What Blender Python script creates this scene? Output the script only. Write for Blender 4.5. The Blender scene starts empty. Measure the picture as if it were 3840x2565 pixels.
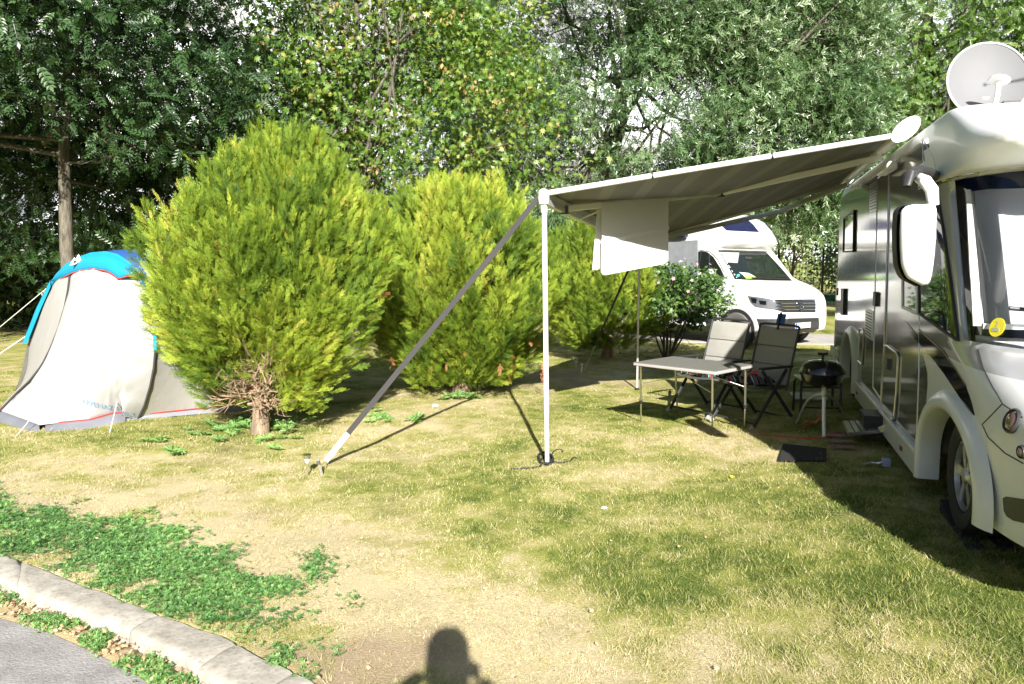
import bpy, bmesh, math, random
import numpy as np
from mathutils import Vector, Matrix
from mathutils.bvhtree import BVHTree
from mathutils.geometry import delaunay_2d_cdt
R = math.radians
rng = np.random.default_rng(7); random.seed(7)
sc = bpy.context.scene
COL = sc.collection

# ---------------------------------------------------------------- camera
H, FPX = 1.75, 2920.0                       # eye height (m); focal length in pixels of the 3840 wide photo
PITCH = math.atan(307.5/FPX)
cam_d = bpy.data.cameras.new('camera'); cam = bpy.data.objects.new('camera', cam_d); COL.objects.link(cam)
cam_d.sensor_width = 36; cam_d.lens = FPX/3840*36; cam_d.clip_start = .05; cam_d.clip_end = 2000
cam.location = (0, 0, H); cam.rotation_euler = (math.pi/2-PITCH, 0, 0)
sc.camera = cam
# ---------------------------------------------------------------- light
SUN_EL, SUN_AZ = R(27.5), R(175.5)          # azimuth clockwise from +Y: the sun is behind the photographer
w = bpy.data.worlds.new('World'); sc.world = w; w.use_nodes = True
nt = w.node_tree; bg = nt.nodes['Background']
sky = nt.nodes.new('ShaderNodeTexSky'); sky.sky_type = 'NISHITA'; sky.sun_disc = False
sky.sun_elevation = SUN_EL; sky.sun_rotation = SUN_AZ; sky.air_density = 1.0; sky.dust_density = 1.2
nt.links.new(sky.outputs[0], bg.inputs[0]); bg.inputs[1].default_value = .05
sl = bpy.data.lights.new('sun', 'SUN'); sl.energy = 5.0; sl.angle = R(.53); sl.color = (1, .955, .885)
so = bpy.data.objects.new('sun', sl); COL.objects.link(so)
sdir = Vector((math.sin(SUN_AZ)*math.cos(SUN_EL), math.cos(SUN_AZ)*math.cos(SUN_EL), math.sin(SUN_EL)))
so.rotation_euler = sdir.to_track_quat('Z', 'Y').to_euler(); so.location = (0, -20, 30)
sc.view_settings.view_transform = 'Standard'; sc.view_settings.look = 'None'
sc.view_settings.exposure = 1.5; sc.view_settings.gamma = 1; sc.view_settings.use_curve_mapping = False
sc.cycles.max_bounces = 7; sc.cycles.transparent_max_bounces = 12
sc.cycles.caustics_reflective = False; sc.cycles.caustics_refractive = False

# ---------------------------------------------------------------- surveying helpers (photo pixel -> place)
_F = np.array([0, math.cos(PITCH), -math.sin(PITCH)]); _U = np.array([0, math.sin(PITCH), math.cos(PITCH)]); _C = np.array([0, 0, H])
def ray(x, y): return np.array([1., 0, 0])*(x-1920)/FPX + _F - _U*(y-1282.5)/FPX
def G(x, y, z=0.):
    d = ray(x, y); return _C + d*((z-H)/d[2])
def AT(x, y, Y):
    d = ray(x, y); return _C + d*(Y/d[1])
def ONP(x, y, A, ang):
    """point on the upright plane through A running in direction (sin ang, cos ang)"""
    d = ray(x, y); n = np.array([math.cos(ang), -math.sin(ang), 0]); A = np.array([A[0], A[1], 0])
    return _C + d*(np.dot(A-_C, n)/(d@n))
def nz(v):
    v = np.asarray(v, float); return v/np.linalg.norm(v)

# ---------------------------------------------------------------- object helpers
XF = {}
def tag(o, label=None, cat=None, group=None, kind=None):
    if label: o['label'] = label
    if cat: o['category'] = cat
    if group: o['group'] = group
    if kind: o['kind'] = kind
    return o
def thing(name, label, cat, loc=(0, 0, 0), rot=0., group=None):
    o = bpy.data.objects.new(name, None); COL.objects.link(o); o.empty_display_size = .2
    o.location = loc; o.rotation_euler = (0, 0, rot); XF[o] = (np.array(loc, float), rot)
    return tag(o, label, cat, group)
def tolocal(V, parent):
    V = np.asarray(V, float)
    if parent is None or parent not in XF: return V
    l, r = XF[parent]; V = V - l; c, s = math.cos(-r), math.sin(-r)
    return np.stack([V[:, 0]*c - V[:, 1]*s, V[:, 0]*s + V[:, 1]*c, V[:, 2]], 1)
def link(name, me, mat, parent=None):
    o = bpy.data.objects.new(name, me); COL.objects.link(o)
    if mat is not None:
        for m in (mat if isinstance(mat, (list, tuple)) else [mat]): me.materials.append(m)
    if parent is not None:
        o.parent = parent
        if parent in XF: XF[o] = XF[parent]
    return o
class MB:
    def __init__(s): s.v = []; s.f = []; s.m = []; s.cur = 0
    def add(s, V, F):
        b = len(s.v); s.v += [tuple(map(float, p)) for p in V]
        for f in F: s.f.append(tuple(b+i for i in f)); s.m.append(s.cur)
        return s
    def mat(s, i): s.cur = i; return s
    def hexa(s, c, a, b, d):
        """box: centre and three half-extent vectors"""
        c, a, b, d = map(lambda q: np.asarray(q, float), (c, a, b, d))
        V = [c+i*a+j*b+k*d for i in (-1, 1) for j in (-1, 1) for k in (-1, 1)]
        F = [(0, 1, 3, 2), (4, 6, 7, 5), (0, 4, 5, 1), (2, 3, 7, 6), (0, 2, 6, 4), (1, 5, 7, 3)]
        if np.dot(np.cross(a, b), d) < 0: F = [f[::-1] for f in F]
        return s.add(V, F)
    def box(s, c, size, rot=0.):
        ca, sa = math.cos(rot), math.sin(rot)
        return s.hexa(c, np.array((ca, sa, 0))*size[0]/2, np.array((-sa, ca, 0))*size[1]/2, (0, 0, size[2]/2))
    def beam(s, p, q, wd, ht, up=(0, 0, 1)):
        p, q = np.asarray(p, float), np.asarray(q, float); d = q-p; a = nz(np.cross(d, up)); u = nz(np.cross(a, d))
        return s.hexa((p+q)/2, d/2, a*wd/2, u*ht/2)
    def tube(s, pts, rad, n=8, cap=True, flat=1.0):
        pts = [np.asarray(p, float) for p in pts]; k = len(pts)
        if np.isscalar(rad): rad = [rad]*k
        V = []; t0 = nz(pts[1]-pts[0]); ref = np.array((0, 0, 1.)) if abs(t0[2]) < .9 else np.array((1., 0, 0))
        a = nz(np.cross(t0, ref))
        for i, p in enumerate(pts):
            t = nz(pts[min(i+1, k-1)]-pts[max(i-1, 0)]); a = nz(a - t*np.dot(a, t)); b = np.cross(t, a)
            for j in range(n):
                th = 2*math.pi*j/n; V.append(p + rad[i]*(math.cos(th)*a + flat*math.sin(th)*b))
        F = [(i*n+j, i*n+(j+1) % n, (i+1)*n+(j+1) % n, (i+1)*n+j) for i in range(k-1) for j in range(n)]
        if cap: F += [tuple(range(n))[::-1], tuple((k-1)*n+j for j in range(n))]
        return s.add(V, F)
    def lathe(s, prof, o, ax=(0, 0, 1), n=20, cap=True):
        """prof: (radius, height along axis)"""
        o = np.asarray(o, float); ax = nz(ax); ref = np.array((0, 0, 1.)) if abs(ax[2]) < .9 else np.array((1., 0, 0))
        a = nz(np.cross(ref, ax)); b = np.cross(ax, a); V = []; k = len(prof)
        for r, h in prof:
            for j in range(n):
                th = 2*math.pi*j/n; V.append(o + ax*h + r*(math.cos(th)*a+math.sin(th)*b))
        F = [(i*n+j, i*n+(j+1) % n, (i+1)*n+(j+1) % n, (i+1)*n+j) for i in range(k-1) for j in range(n)]
        if cap and prof[0][0] > 1e-4: F.append(tuple(range(n))[::-1])
        if cap and prof[-1][0] > 1e-4: F.append(tuple((k-1)*n+j for j in range(n)))
        return s.add(V, F)
    def grid(s, P, flip=False):
        m, n = len(P), len(P[0]); V = [p for row in P for p in row]
        F = [(i*n+j, i*n+j+1, (i+1)*n+j+1, (i+1)*n+j) for i in range(m-1) for j in range(n-1)]
        if flip: F = [f[::-1] for f in F]
        return s.add(V, F)
    def sheet(s, P, t):
        """grid with a real thickness t (down the vector t)"""
        P = np.asarray(P, float); t = np.asarray(t, float); m, n = P.shape[:2]; b = len(s.v)
        s.grid(P); s.grid(P+t, True)
        N = m*n; rim = [(0, j) for j in range(n)]+[(i, n-1) for i in range(1, m)]+[(m-1, j) for j in range(n-2, -1, -1)]+[(i, 0) for i in range(m-2, 0, -1)]
        ids = [b+i*n+j for i, j in rim]
        for q in range(len(ids)):
            a, c = ids[q], ids[(q+1) % len(ids)]; s.f.append((c, a, a+N, c+N)); s.m.append(s.cur)
        return s
    def prism(s, poly, t):
        poly = [np.asarray(p, float) for p in poly]; t = np.asarray(t, float); n = len(poly)
        V = poly+[p+t for p in poly]; F = [tuple(range(n)), tuple(range(2*n-1, n-1, -1))]
        F += [((i+1) % n, i, n+i, n+(i+1) % n) for i in range(n)]
        return s.add(V, F)
    def build(s, name, mat, parent=None, smooth=38, bevel=0, label=None, fix=True):
        me = bpy.data.meshes.new(name); V = tolocal(s.v, parent)
        me.from_pydata([tuple(p) for p in V], [], s.f); me.polygons.foreach_set('material_index', s.m)
        bm = bmesh.new(); bm.from_mesh(me); bmesh.ops.remove_doubles(bm, verts=bm.verts, dist=1e-5)
        if fix: bmesh.ops.recalc_face_normals(bm, faces=bm.faces)
        for f in bm.faces: f.smooth = smooth > 0
        for e in bm.edges:
            if len(e.link_faces) == 2 and e.calc_face_angle(0) > R(smooth): e.smooth = False
        bm.to_mesh(me); bm.free()
        o = link(name, me, mat, parent)
        if bevel:
            b = o.modifiers.new('bevel', 'BEVEL'); b.width = bevel; b.segments = 2; b.limit_method = 'ANGLE'; b.angle_limit = R(40)
        if label: o['label'] = label
        return o

def fastmesh(name, V, F, mat, parent=None, attrs=None, smooth=False):
    """V (n,3), F (m,k) numpy arrays"""
    V = tolocal(V, parent).astype(np.float32); F = np.ascontiguousarray(F, dtype=np.int32); k = F.shape[1]
    me = bpy.data.meshes.new(name); me.vertices.add(len(V)); me.vertices.foreach_set('co', V.ravel())
    me.loops.add(F.size); me.loops.foreach_set('vertex_index', F.ravel())
    me.polygons.add(len(F)); me.polygons.foreach_set('loop_start', np.arange(0, F.size, k, dtype=np.int32))
    me.polygons.foreach_set('loop_total', np.full(len(F), k, dtype=np.int32))
    me.polygons.foreach_set('use_smooth', np.full(len(F), smooth, dtype=bool))
    me.update(calc_edges=True)
    for nme, arr in (attrs or {}).items():
        a = me.attributes.new(nme, 'FLOAT', 'POINT'); a.data.foreach_set('value', np.asarray(arr, np.float32))
    return link(name, me, mat, parent)

def vnoise(P, seed=0):
    """3-D value noise in 0..1"""
    P = np.asarray(P, float); I = np.floor(P).astype(np.int64); f = P-I; f = f*f*(3-2*f); out = 0
    for dx in (0, 1):
        for dy in (0, 1):
            for dz in (0, 1):
                h = ((I[:, 0]+dx)*73856093) ^ ((I[:, 1]+dy)*19349663) ^ ((I[:, 2]+dz)*83492791) ^ (seed*2654435)
                h = (h ^ (h >> 13))*1274126177 & 0x7fffffff; h = (h ^ (h >> 16)) & 0xffff
                wgt = (f[:, 0] if dx else 1-f[:, 0])*(f[:, 1] if dy else 1-f[:, 1])*(f[:, 2] if dz else 1-f[:, 2])
                out = out + wgt*h/65535.
    return out

# ---------------------------------------------------------------- materials
def newmat(name):
    m = bpy.data.materials.new(name); m.use_nodes = True; return m, m.node_tree, m.node_tree.nodes['Principled BSDF']
def plain(name, col, rough=.5, metal=0., bump=0., scale=30., var=.12, coat=0., spec=.5, emit=None):
    """a colour broken up by noise, with an optional bump"""
    m, t, b = newmat(name); N = t.nodes; L = t.links
    tc = N.new('ShaderNodeTexCoord'); n = N.new('ShaderNodeTexNoise'); n.inputs['Scale'].default_value = scale*.3; n.inputs['Detail'].default_value = 5
    L.new(tc.outputs['Object'], n.inputs['Vector'])
    cr = N.new('ShaderNodeValToRGB'); cr.color_ramp.elements[0].position = .3; cr.color_ramp.elements[1].position = .7
    c = np.array(col[:3]); lo = c*(1-var); hi = np.minimum(c*(1+var*.6), 1)
    cr.color_ramp.elements[0].color = (*lo, 1); cr.color_ramp.elements[1].color = (*hi, 1)
    L.new(n.outputs[0], cr.inputs[0]); L.new(cr.outputs[0], b.inputs['Base Color'])
    b.inputs['Roughness'].default_value = rough; b.inputs['Metallic'].default_value = metal
    b.inputs['Coat Weight'].default_value = coat; b.inputs['Coat Roughness'].default_value = .05; b.inputs['Specular IOR Level'].default_value = spec
    if bump:
        n2 = N.new('ShaderNodeTexNoise'); n2.inputs['Scale'].default_value = scale; n2.inputs['Detail'].default_value = 6; L.new(tc.outputs['Object'], n2.inputs['Vector'])
        bp = N.new('ShaderNodeBump'); bp.inputs['Strength'].default_value = bump; bp.inputs['Distance'].default_value = .02
        L.new(n2.outputs[0], bp.inputs['Height']); L.new(bp.outputs[0], b.inputs['Normal'])
    return m
def leafmat(name, cols, rough=.45, trans=.3, spec=.5, tint=None):
    """cols: colours along the per-leaf random attribute"""
    m, t, b = newmat(name); N = t.nodes; L = t.links
    at = N.new('ShaderNodeAttribute'); at.attribute_name = 'rnd'
    cr = N.new('ShaderNodeValToRGB'); e = cr.color_ramp.elements
    while len(e) < len(cols): e.new(.5)
    for i, (p, c) in enumerate(cols): e[i].position = p; e[i].color = (*c, 1)
    L.new(at.outputs['Fac'], cr.inputs[0]); L.new(cr.outputs[0], b.inputs['Base Color'])
    b.inputs['Roughness'].default_value = rough; b.inputs['Specular IOR Level'].default_value = spec
    tr = N.new('ShaderNodeBsdfTranslucent'); hs = N.new('ShaderNodeHueSaturation'); hs.inputs['Hue'].default_value = .48; hs.inputs['Saturation'].default_value = 1.2; hs.inputs['Value'].default_value = 1.3
    L.new(cr.outputs[0], hs.inputs['Color']); L.new(hs.outputs[0], tr.inputs['Color'])
    mx = N.new('ShaderNodeMixShader'); mx.inputs[0].default_value = trans
    L.new(b.outputs[0], mx.inputs[1]); L.new(tr.outputs[0], mx.inputs[2]); L.new(mx.outputs[0], N['Material Output'].inputs[0])
    return m
def fabric(name, col, trans=.15, rough=.8, scale=400., var=.08, stripes=None):
    m, t, b = newmat(name); N = t.nodes; L = t.links
    tc = N.new('ShaderNodeTexCoord'); n = N.new('ShaderNodeTexNoise'); n.inputs['Scale'].default_value = 3; n.inputs['Detail'].default_value = 6; L.new(tc.outputs['Object'], n.inputs['Vector'])
    cr = N.new('ShaderNodeValToRGB'); c = np.array(col[:3]); cr.color_ramp.elements[0].position = .3; cr.color_ramp.elements[1].position = .7
    cr.color_ramp.elements[0].color = (*(c*(1-var)), 1); cr.color_ramp.elements[1].color = (*np.minimum(c*(1+var), 1), 1)
    L.new(n.outputs[0], cr.inputs[0]); src = cr.outputs[0]
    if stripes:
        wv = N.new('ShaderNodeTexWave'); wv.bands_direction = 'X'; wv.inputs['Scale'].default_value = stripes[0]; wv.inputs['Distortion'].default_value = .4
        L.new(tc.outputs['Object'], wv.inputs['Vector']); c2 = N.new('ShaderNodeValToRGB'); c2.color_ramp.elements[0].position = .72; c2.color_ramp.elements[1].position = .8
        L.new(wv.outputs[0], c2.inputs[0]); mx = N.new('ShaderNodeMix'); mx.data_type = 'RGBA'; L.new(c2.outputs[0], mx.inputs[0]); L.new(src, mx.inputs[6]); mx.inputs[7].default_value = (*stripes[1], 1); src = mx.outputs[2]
    L.new(src, b.inputs['Base Color']); b.inputs['Roughness'].default_value = rough; b.inputs['Specular IOR Level'].default_value = .25
    n2 = N.new('ShaderNodeTexNoise'); n2.inputs['Scale'].default_value = 5; n2.inputs['Detail'].default_value = 3; L.new(tc.outputs['Object'], n2.inputs['Vector'])
    bp = N.new('ShaderNodeBump'); bp.inputs['Strength'].default_value = .25; bp.inputs['Distance'].default_value = .03; L.new(n2.outputs[0], bp.inputs['Height']); L.new(bp.outputs[0], b.inputs['Normal'])
    tr = N.new('ShaderNodeBsdfTranslucent'); L.new(src, tr.inputs['Color'])
    mx = N.new('ShaderNodeMixShader'); mx.inputs[0].default_value = trans
    L.new(b.outputs[0], mx.inputs[1]); L.new(tr.outputs[0], mx.inputs[2]); L.new(mx.outputs[0], N['Material Output'].inputs[0])
    return m
def bark(name, c1, c2, scale=8):
    m, t, b = newmat(name); N = t.nodes; L = t.links
    tc = N.new('ShaderNodeTexCoord'); mp = N.new('ShaderNodeMapping'); mp.inputs['Scale'].default_value = (3, 3, .6); L.new(tc.outputs['Object'], mp.inputs[0])
    n = N.new('ShaderNodeTexNoise'); n.inputs['Scale'].default_value = scale; n.inputs['Detail'].default_value = 8; n.inputs['Roughness'].default_value = .7; L.new(mp.outputs[0], n.inputs['Vector'])
    cr = N.new('ShaderNodeValToRGB'); cr.color_ramp.elements[0].position = .35; cr.color_ramp.elements[1].position = .65
    cr.color_ramp.elements[0].color = (*c1, 1); cr.color_ramp.elements[1].color = (*c2, 1); L.new(n.outputs[0], cr.inputs[0]); L.new(cr.outputs[0], b.inputs['Base Color'])
    b.inputs['Roughness'].default_value = .9; bp = N.new('ShaderNodeBump'); bp.inputs['Strength'].default_value = .8; bp.inputs['Distance'].default_value = .03
    L.new(n.outputs[0], bp.inputs['Height']); L.new(bp.outputs[0], b.inputs['Normal']); return m
def glassmat(name, col=(.02, .025, .03), alpha=.25, rough=.03):
    m, t, b = newmat(name); N = t.nodes; L = t.links
    gl = N.new('ShaderNodeBsdfGlossy'); gl.inputs['Roughness'].default_value = rough; tp = N.new('ShaderNodeBsdfTransparent'); tp.inputs['Color'].default_value = (*col, 1)
    fr = N.new('ShaderNodeFresnel'); fr.inputs['IOR'].default_value = 1.5; mx = N.new('ShaderNodeMixShader')
    L.new(fr.outputs[0], mx.inputs[0]); L.new(tp.outputs[0], mx.inputs[1]); L.new(gl.outputs[0], mx.inputs[2]); L.new(mx.outputs[0], N['Material Output'].inputs[0]); return m

M = {}
M['white_paint'] = plain('white_paint', (.82, .82, .81), .38, coat=.12, var=.02)
M['van_white'] = plain('van_white', (.60, .60, .59), .3, coat=.5, var=.02)
M['silver_side'] = plain('silver_side', (.34, .335, .325), .10, metal=.7, var=.03, bump=.03, scale=2.0)
M['grey_pillar'] = plain('grey_pillar', (.45, .45, .45), .25, coat=.5, var=.03, metal=.3)
M['warm_white'] = plain('warm_white', (.63, .63, .62), .32, coat=.2, var=.03)
M['black_plastic'] = plain('black_plastic', (.022, .022, .024), .45, var=.2, bump=.1, scale=200)
M['dark_grey'] = plain('dark_grey', (.032, .032, .034), .5, var=.15, bump=.1, scale=150)
M['dark_gloss'] = plain('dark_gloss', (.008, .009, .012), .06, var=.1)
M['tinted'] = plain('tinted', (.012, .016, .014), .03, var=.1, spec=.8)
M['navy'] = plain('navy', (.012, .014, .05), .2, var=.2)
M['rubber'] = plain('rubber', (.02, .02, .02), .8, bump=.3, scale=90)
M['tyre_grey'] = plain('tyre_grey', (.10, .098, .09), .85, bump=.3, scale=90)
M['alu'] = plain('alu', (.62, .62, .62), .32, metal=.9, var=.08)
M['chrome'] = plain('chrome', (.75, .75, .75), .1, metal=1, var=.02)
M['alu_white'] = plain('alu_white', (.74, .74, .72), .35, var=.04)
M['pole_grey'] = plain('pole_grey', (.50, .50, .48), .35, metal=.4, var=.05)
M['enamel'] = plain('enamel', (.010, .010, .011), .12, var=.2, coat=.4)
M['table_top'] = plain('table_top', (.15, .15, .135), .75, spec=.2, var=.10, bump=.05, scale=80)
M['table_edge'] = plain('table_edge', (.33, .31, .30), .5, var=.06)
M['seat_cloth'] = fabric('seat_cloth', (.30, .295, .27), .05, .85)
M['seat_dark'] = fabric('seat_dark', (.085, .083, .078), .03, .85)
M['towel'] = fabric('towel', (.80, .80, .80), .30, .9, var=.03)
M['awning_cloth'] = fabric('awning_cloth', (.22, .22, .225), .04, .7, stripes=(.9, (.29, .29, .285)))  # paler bands in the cloth colour imitate light reflected onto the underside
M['tent_white'] = fabric('tent_white', (.37, .365, .36), .12, .6, var=.03)
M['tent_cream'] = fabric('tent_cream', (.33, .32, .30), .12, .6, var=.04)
M['tent_blue'] = fabric('tent_blue', (.015, .30, .50), .2, .6, var=.05)
M['tent_navy'] = fabric('tent_navy', (.03, .10, .32), .15, .6, var=.05)
M['tent_grey'] = fabric('tent_grey', (.20, .21, .24), .05, .6, var=.1)
M['red'] = plain('red', (.55, .03, .02), .5)
M['red_hose'] = plain('red_hose', (.55, .045, .02), .45)
M['strap'] = fabric('strap', (.045, .043, .043), .02, .9)
M['strap_pale'] = fabric('strap_pale', (.75, .77, .58), .1, .8)
M['black_cord'] = plain('black_cord', (.02, .02, .02), .8)
M['cord'] = plain('cord', (.72, .70, .66), .8)
M['yellow'] = plain('yellow', (.80, .70, .03), .5)
M['lamp_glass'] = plain('lamp_glass', (.55, .58, .6), .1, var=.05)
M['wood'] = plain('wood', (.20, .145, .10), .8, var=.3, bump=.4, scale=40)
M['mat_black'] = plain('mat_black', (.018, .018, .018), .95, bump=.8, scale=120, var=.3)
M['amber'] = plain('amber', (.35, .07, .01), .25)
M['skin'] = plain('skin', (.50, .30, .21), .5, var=.05)
M['jeans'] = fabric('jeans', (.05, .08, .16), 0, .9)
M['shirt'] = fabric('shirt', (.18, .18, .2), 0, .9)
M['bark_grey'] = bark('bark_grey', (.045, .04, .03), (.17, .15, .115))
M['bark_brown'] = bark('bark_brown', (.10, .07, .045), (.34, .25, .17), 10)
M['twig_tan'] = bark('twig_tan', (.20, .13, .08), (.46, .33, .22), 12)
M['thuja'] = leafmat('thuja', [(0, (.050, .10, .014)), (.42, (.14, .215, .020)), (.80, (.31, .385, .042)), (.985, (.40, .38, .07)), (1, (.36, .16, .05))], .6, .16, .2)
M['thuja_dead'] = leafmat('thuja_dead', [(0, (.34, .13, .06)), (1, (.55, .27, .14))], .7, .2, .2)
M['maple'] = leafmat('maple', [(0, (.045, .11, .018)), (.6, (.12, .21, .030)), (.9, (.21, .27, .045)), (1, (.32, .30, .08))], .42, .35)
M['seed'] = leafmat('seed', [(0, (.30, .19, .07)), (1, (.42, .30, .12))], .6, .3)
M['poplar'] = leafmat('poplar', [(0, (.035, .085, .028)), (.5, (.085, .155, .05)), (.85, (.17, .245, .11)), (1, (.34, .40, .26))], .36, .2, .7)
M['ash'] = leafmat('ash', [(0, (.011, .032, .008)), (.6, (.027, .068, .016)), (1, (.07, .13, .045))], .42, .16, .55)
M['lime'] = leafmat('lime', [(0, (.04, .10, .02)), (.6, (.10, .19, .03)), (1, (.20, .30, .07))], .38, .3, .7)
M['yellowleaf'] = leafmat('yellowleaf', [(0, (.16, .22, .02)), (1, (.34, .38, .03))], .45, .35)
M['hibiscus'] = leafmat('hibiscus', [(0, (.025, .065, .014)), (.6, (.065, .14, .025)), (1, (.17, .26, .07))], .45, .18)
M['petal'] = leafmat('petal', [(0, (.62, .38, .62)), (.5, (.78, .58, .72)), (1, (.72, .30, .42))], .6, .35)
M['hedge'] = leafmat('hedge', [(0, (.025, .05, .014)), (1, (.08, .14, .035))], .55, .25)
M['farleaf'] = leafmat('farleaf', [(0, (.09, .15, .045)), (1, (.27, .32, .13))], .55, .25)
M['weed'] = leafmat('weed', [(0, (.06, .15, .04)), (.6, (.13, .28, .07)), (1, (.27, .42, .13))], .5, .25)
M['dryleaf'] = leafmat('dryleaf', [(0, (.40, .24, .12)), (1, (.66, .50, .32))], .7, .15)

# ground colour: attribute 'dry' runs soil-green .. straw, 'soil' the bare earth
def grassramp(N, L, src):
    cr = N.new('ShaderNodeValToRGB'); e = cr.color_ramp.elements
    for _ in range(3): e.new(.5)
    for i, (p, c) in enumerate([(0, (.09, .135, .025)), (.25, (.215, .25, .052)), (.5, (.345, .345, .105)), (.72, (.46, .42, .19)), (1, (.62, .53, .35))]):
        e[i].position = p; e[i].color = (*c, 1)
    L.new(src, cr.inputs[0]); return cr
def lawnmat():
    m, t, b = newmat('lawn'); N = t.nodes; L = t.links
    tc = N.new('ShaderNodeTexCoord'); ad = N.new('ShaderNodeAttribute'); ad.attribute_name = 'dry'; asl = N.new('ShaderNodeAttribute'); asl.attribute_name = 'soil'
    mp = N.new('ShaderNodeMapping'); mp.inputs['Scale'].default_value = (60, 130, 60); L.new(tc.outputs['Object'], mp.inputs[0])
    n = N.new('ShaderNodeTexNoise'); n.inputs['Scale'].default_value = 1; n.inputs['Detail'].default_value = 6; n.inputs['Roughness'].default_value = .7; L.new(mp.outputs[0], n.inputs['Vector'])
    ma = N.new('ShaderNodeMath'); ma.operation = 'MULTIPLY_ADD'; L.new(n.outputs[0], ma.inputs[0]); ma.inputs[1].default_value = 1.5; ma.inputs[2].default_value = -.78
    ad2 = N.new('ShaderNodeMath'); ad2.operation = 'ADD'; L.new(ad.outputs['Fac'], ad2.inputs[0]); L.new(ma.outputs[0], ad2.inputs[1])
    cr = grassramp(N, L, ad2.outputs[0])
    sc2 = N.new('ShaderNodeValToRGB'); sc2.color_ramp.elements[0].color = (.30, .22, .14, 1); sc2.color_ramp.elements[1].color = (.50, .41, .29, 1); L.new(n.outputs[0], sc2.inputs[0])
    mx = N.new('ShaderNodeMix'); mx.data_type = 'RGBA'; L.new(asl.outputs['Fac'], mx.inputs[0]); L.new(cr.outputs[0], mx.inputs[6]); L.new(sc2.outputs[0], mx.inputs[7])
    th = N.new('ShaderNodeMix'); th.data_type = 'RGBA'; th.blend_type = 'MULTIPLY'; th.inputs[0].default_value = 1; th.inputs[7].default_value = (.88, .86, .82, 1); L.new(mx.outputs[2], th.inputs[6]); L.new(th.outputs[2], b.inputs['Base Color']); b.inputs['Roughness'].default_value = .9; b.inputs['Specular IOR Level'].default_value = .15
    bp = N.new('ShaderNodeBump'); bp.inputs['Strength'].default_value = .7; bp.inputs['Distance'].default_value = .02; L.new(n.outputs[0], bp.inputs['Height']); L.new(bp.outputs[0], b.inputs['Normal'])
    return m
def blademat():
    m, t, b = newmat('grass_blade'); N = t.nodes; L = t.links
    ad = N.new('ShaderNodeAttribute'); ad.attribute_name = 'dry'; cr = grassramp(N, L, ad.outputs['Fac']); L.new(cr.outputs[0], b.inputs['Base Color'])
    b.inputs['Roughness'].default_value = .6; b.inputs['Specular IOR Level'].default_value = .3
    tr = N.new('ShaderNodeBsdfTranslucent'); L.new(cr.outputs[0], tr.inputs['Color']); mx = N.new('ShaderNodeMixShader'); mx.inputs[0].default_value = .25
    L.new(b.outputs[0], mx.inputs[1]); L.new(tr.outputs[0], mx.inputs[2]); L.new(mx.outputs[0], N['Material Output'].inputs[0]); return m
def rockmat(name, c1, c2, c3, s1=3, s2=90, crack=False):
    m, t, b = newmat(name); N = t.nodes; L = t.links; tc = N.new('ShaderNodeTexCoord')
    n = N.new('ShaderNodeTexNoise'); n.inputs['Scale'].default_value = s1; n.inputs['Detail'].default_value = 8; n.inputs['Roughness'].default_value = .65; L.new(tc.outputs['Object'], n.inputs['Vector'])
    cr = N.new('ShaderNodeValToRGB'); cr.color_ramp.elements[0].position = .35; cr.color_ramp.elements[1].position = .68
    cr.color_ramp.elements[0].color = (*c1, 1); cr.color_ramp.elements[1].color = (*c2, 1); L.new(n.outputs[0], cr.inputs[0])
    v = N.new('ShaderNodeTexVoronoi'); v.inputs['Scale'].default_value = s2; L.new(tc.outputs['Object'], v.inputs['Vector'])
    cv = N.new('ShaderNodeValToRGB'); cv.color_ramp.elements[0].position = .0; cv.color_ramp.elements[1].position = .45
    cv.color_ramp.elements[0].color = (1, 1, 1, 1); cv.color_ramp.elements[1].color = (0, 0, 0, 1); L.new(v.outputs['Distance'], cv.inputs[0])
    mm = N.new('ShaderNodeMath'); mm.operation = 'MULTIPLY'; L.new(cv.outputs[0], mm.inputs[0]); L.new(v.outputs['Color'], mm.inputs[1])
    mx = N.new('ShaderNodeMix'); mx.data_type = 'RGBA'; L.new(mm.outputs[0], mx.inputs[0]); L.new(cr.outputs[0], mx.inputs[6]); mx.inputs[7].default_value = (*c3, 1)
    L.new(mx.outputs[2], b.inputs['Base Color']); b.inputs['Roughness'].default_value = .85
    n3 = N.new('ShaderNodeTexNoise'); n3.inputs['Scale'].default_value = s2*.6; n3.inputs['Detail'].default_value = 6; L.new(tc.outputs['Object'], n3.inputs['Vector'])
    bp = N.new('ShaderNodeBump'); bp.inputs['Strength'].default_value = .6; bp.inputs['Distance'].default_value = .01; L.new(n3.outputs[0], bp.inputs['Height']); L.new(bp.outputs[0], b.inputs['Normal']); return m
M['lawn'] = lawnmat(); M['blade'] = blademat()
M['asphalt'] = rockmat('asphalt', (.19, .18, .172), (.30, .285, .275), (.50, .48, .46), 5, 130)
M['concrete'] = rockmat('concrete', (.25, .23, .19), (.40, .37, .32), (.16, .14, .11), 9, 42)
M['path'] = rockmat('path', (.30, .28, .26), (.42, .39, .36), (.5, .48, .45), 3, 60)

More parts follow.
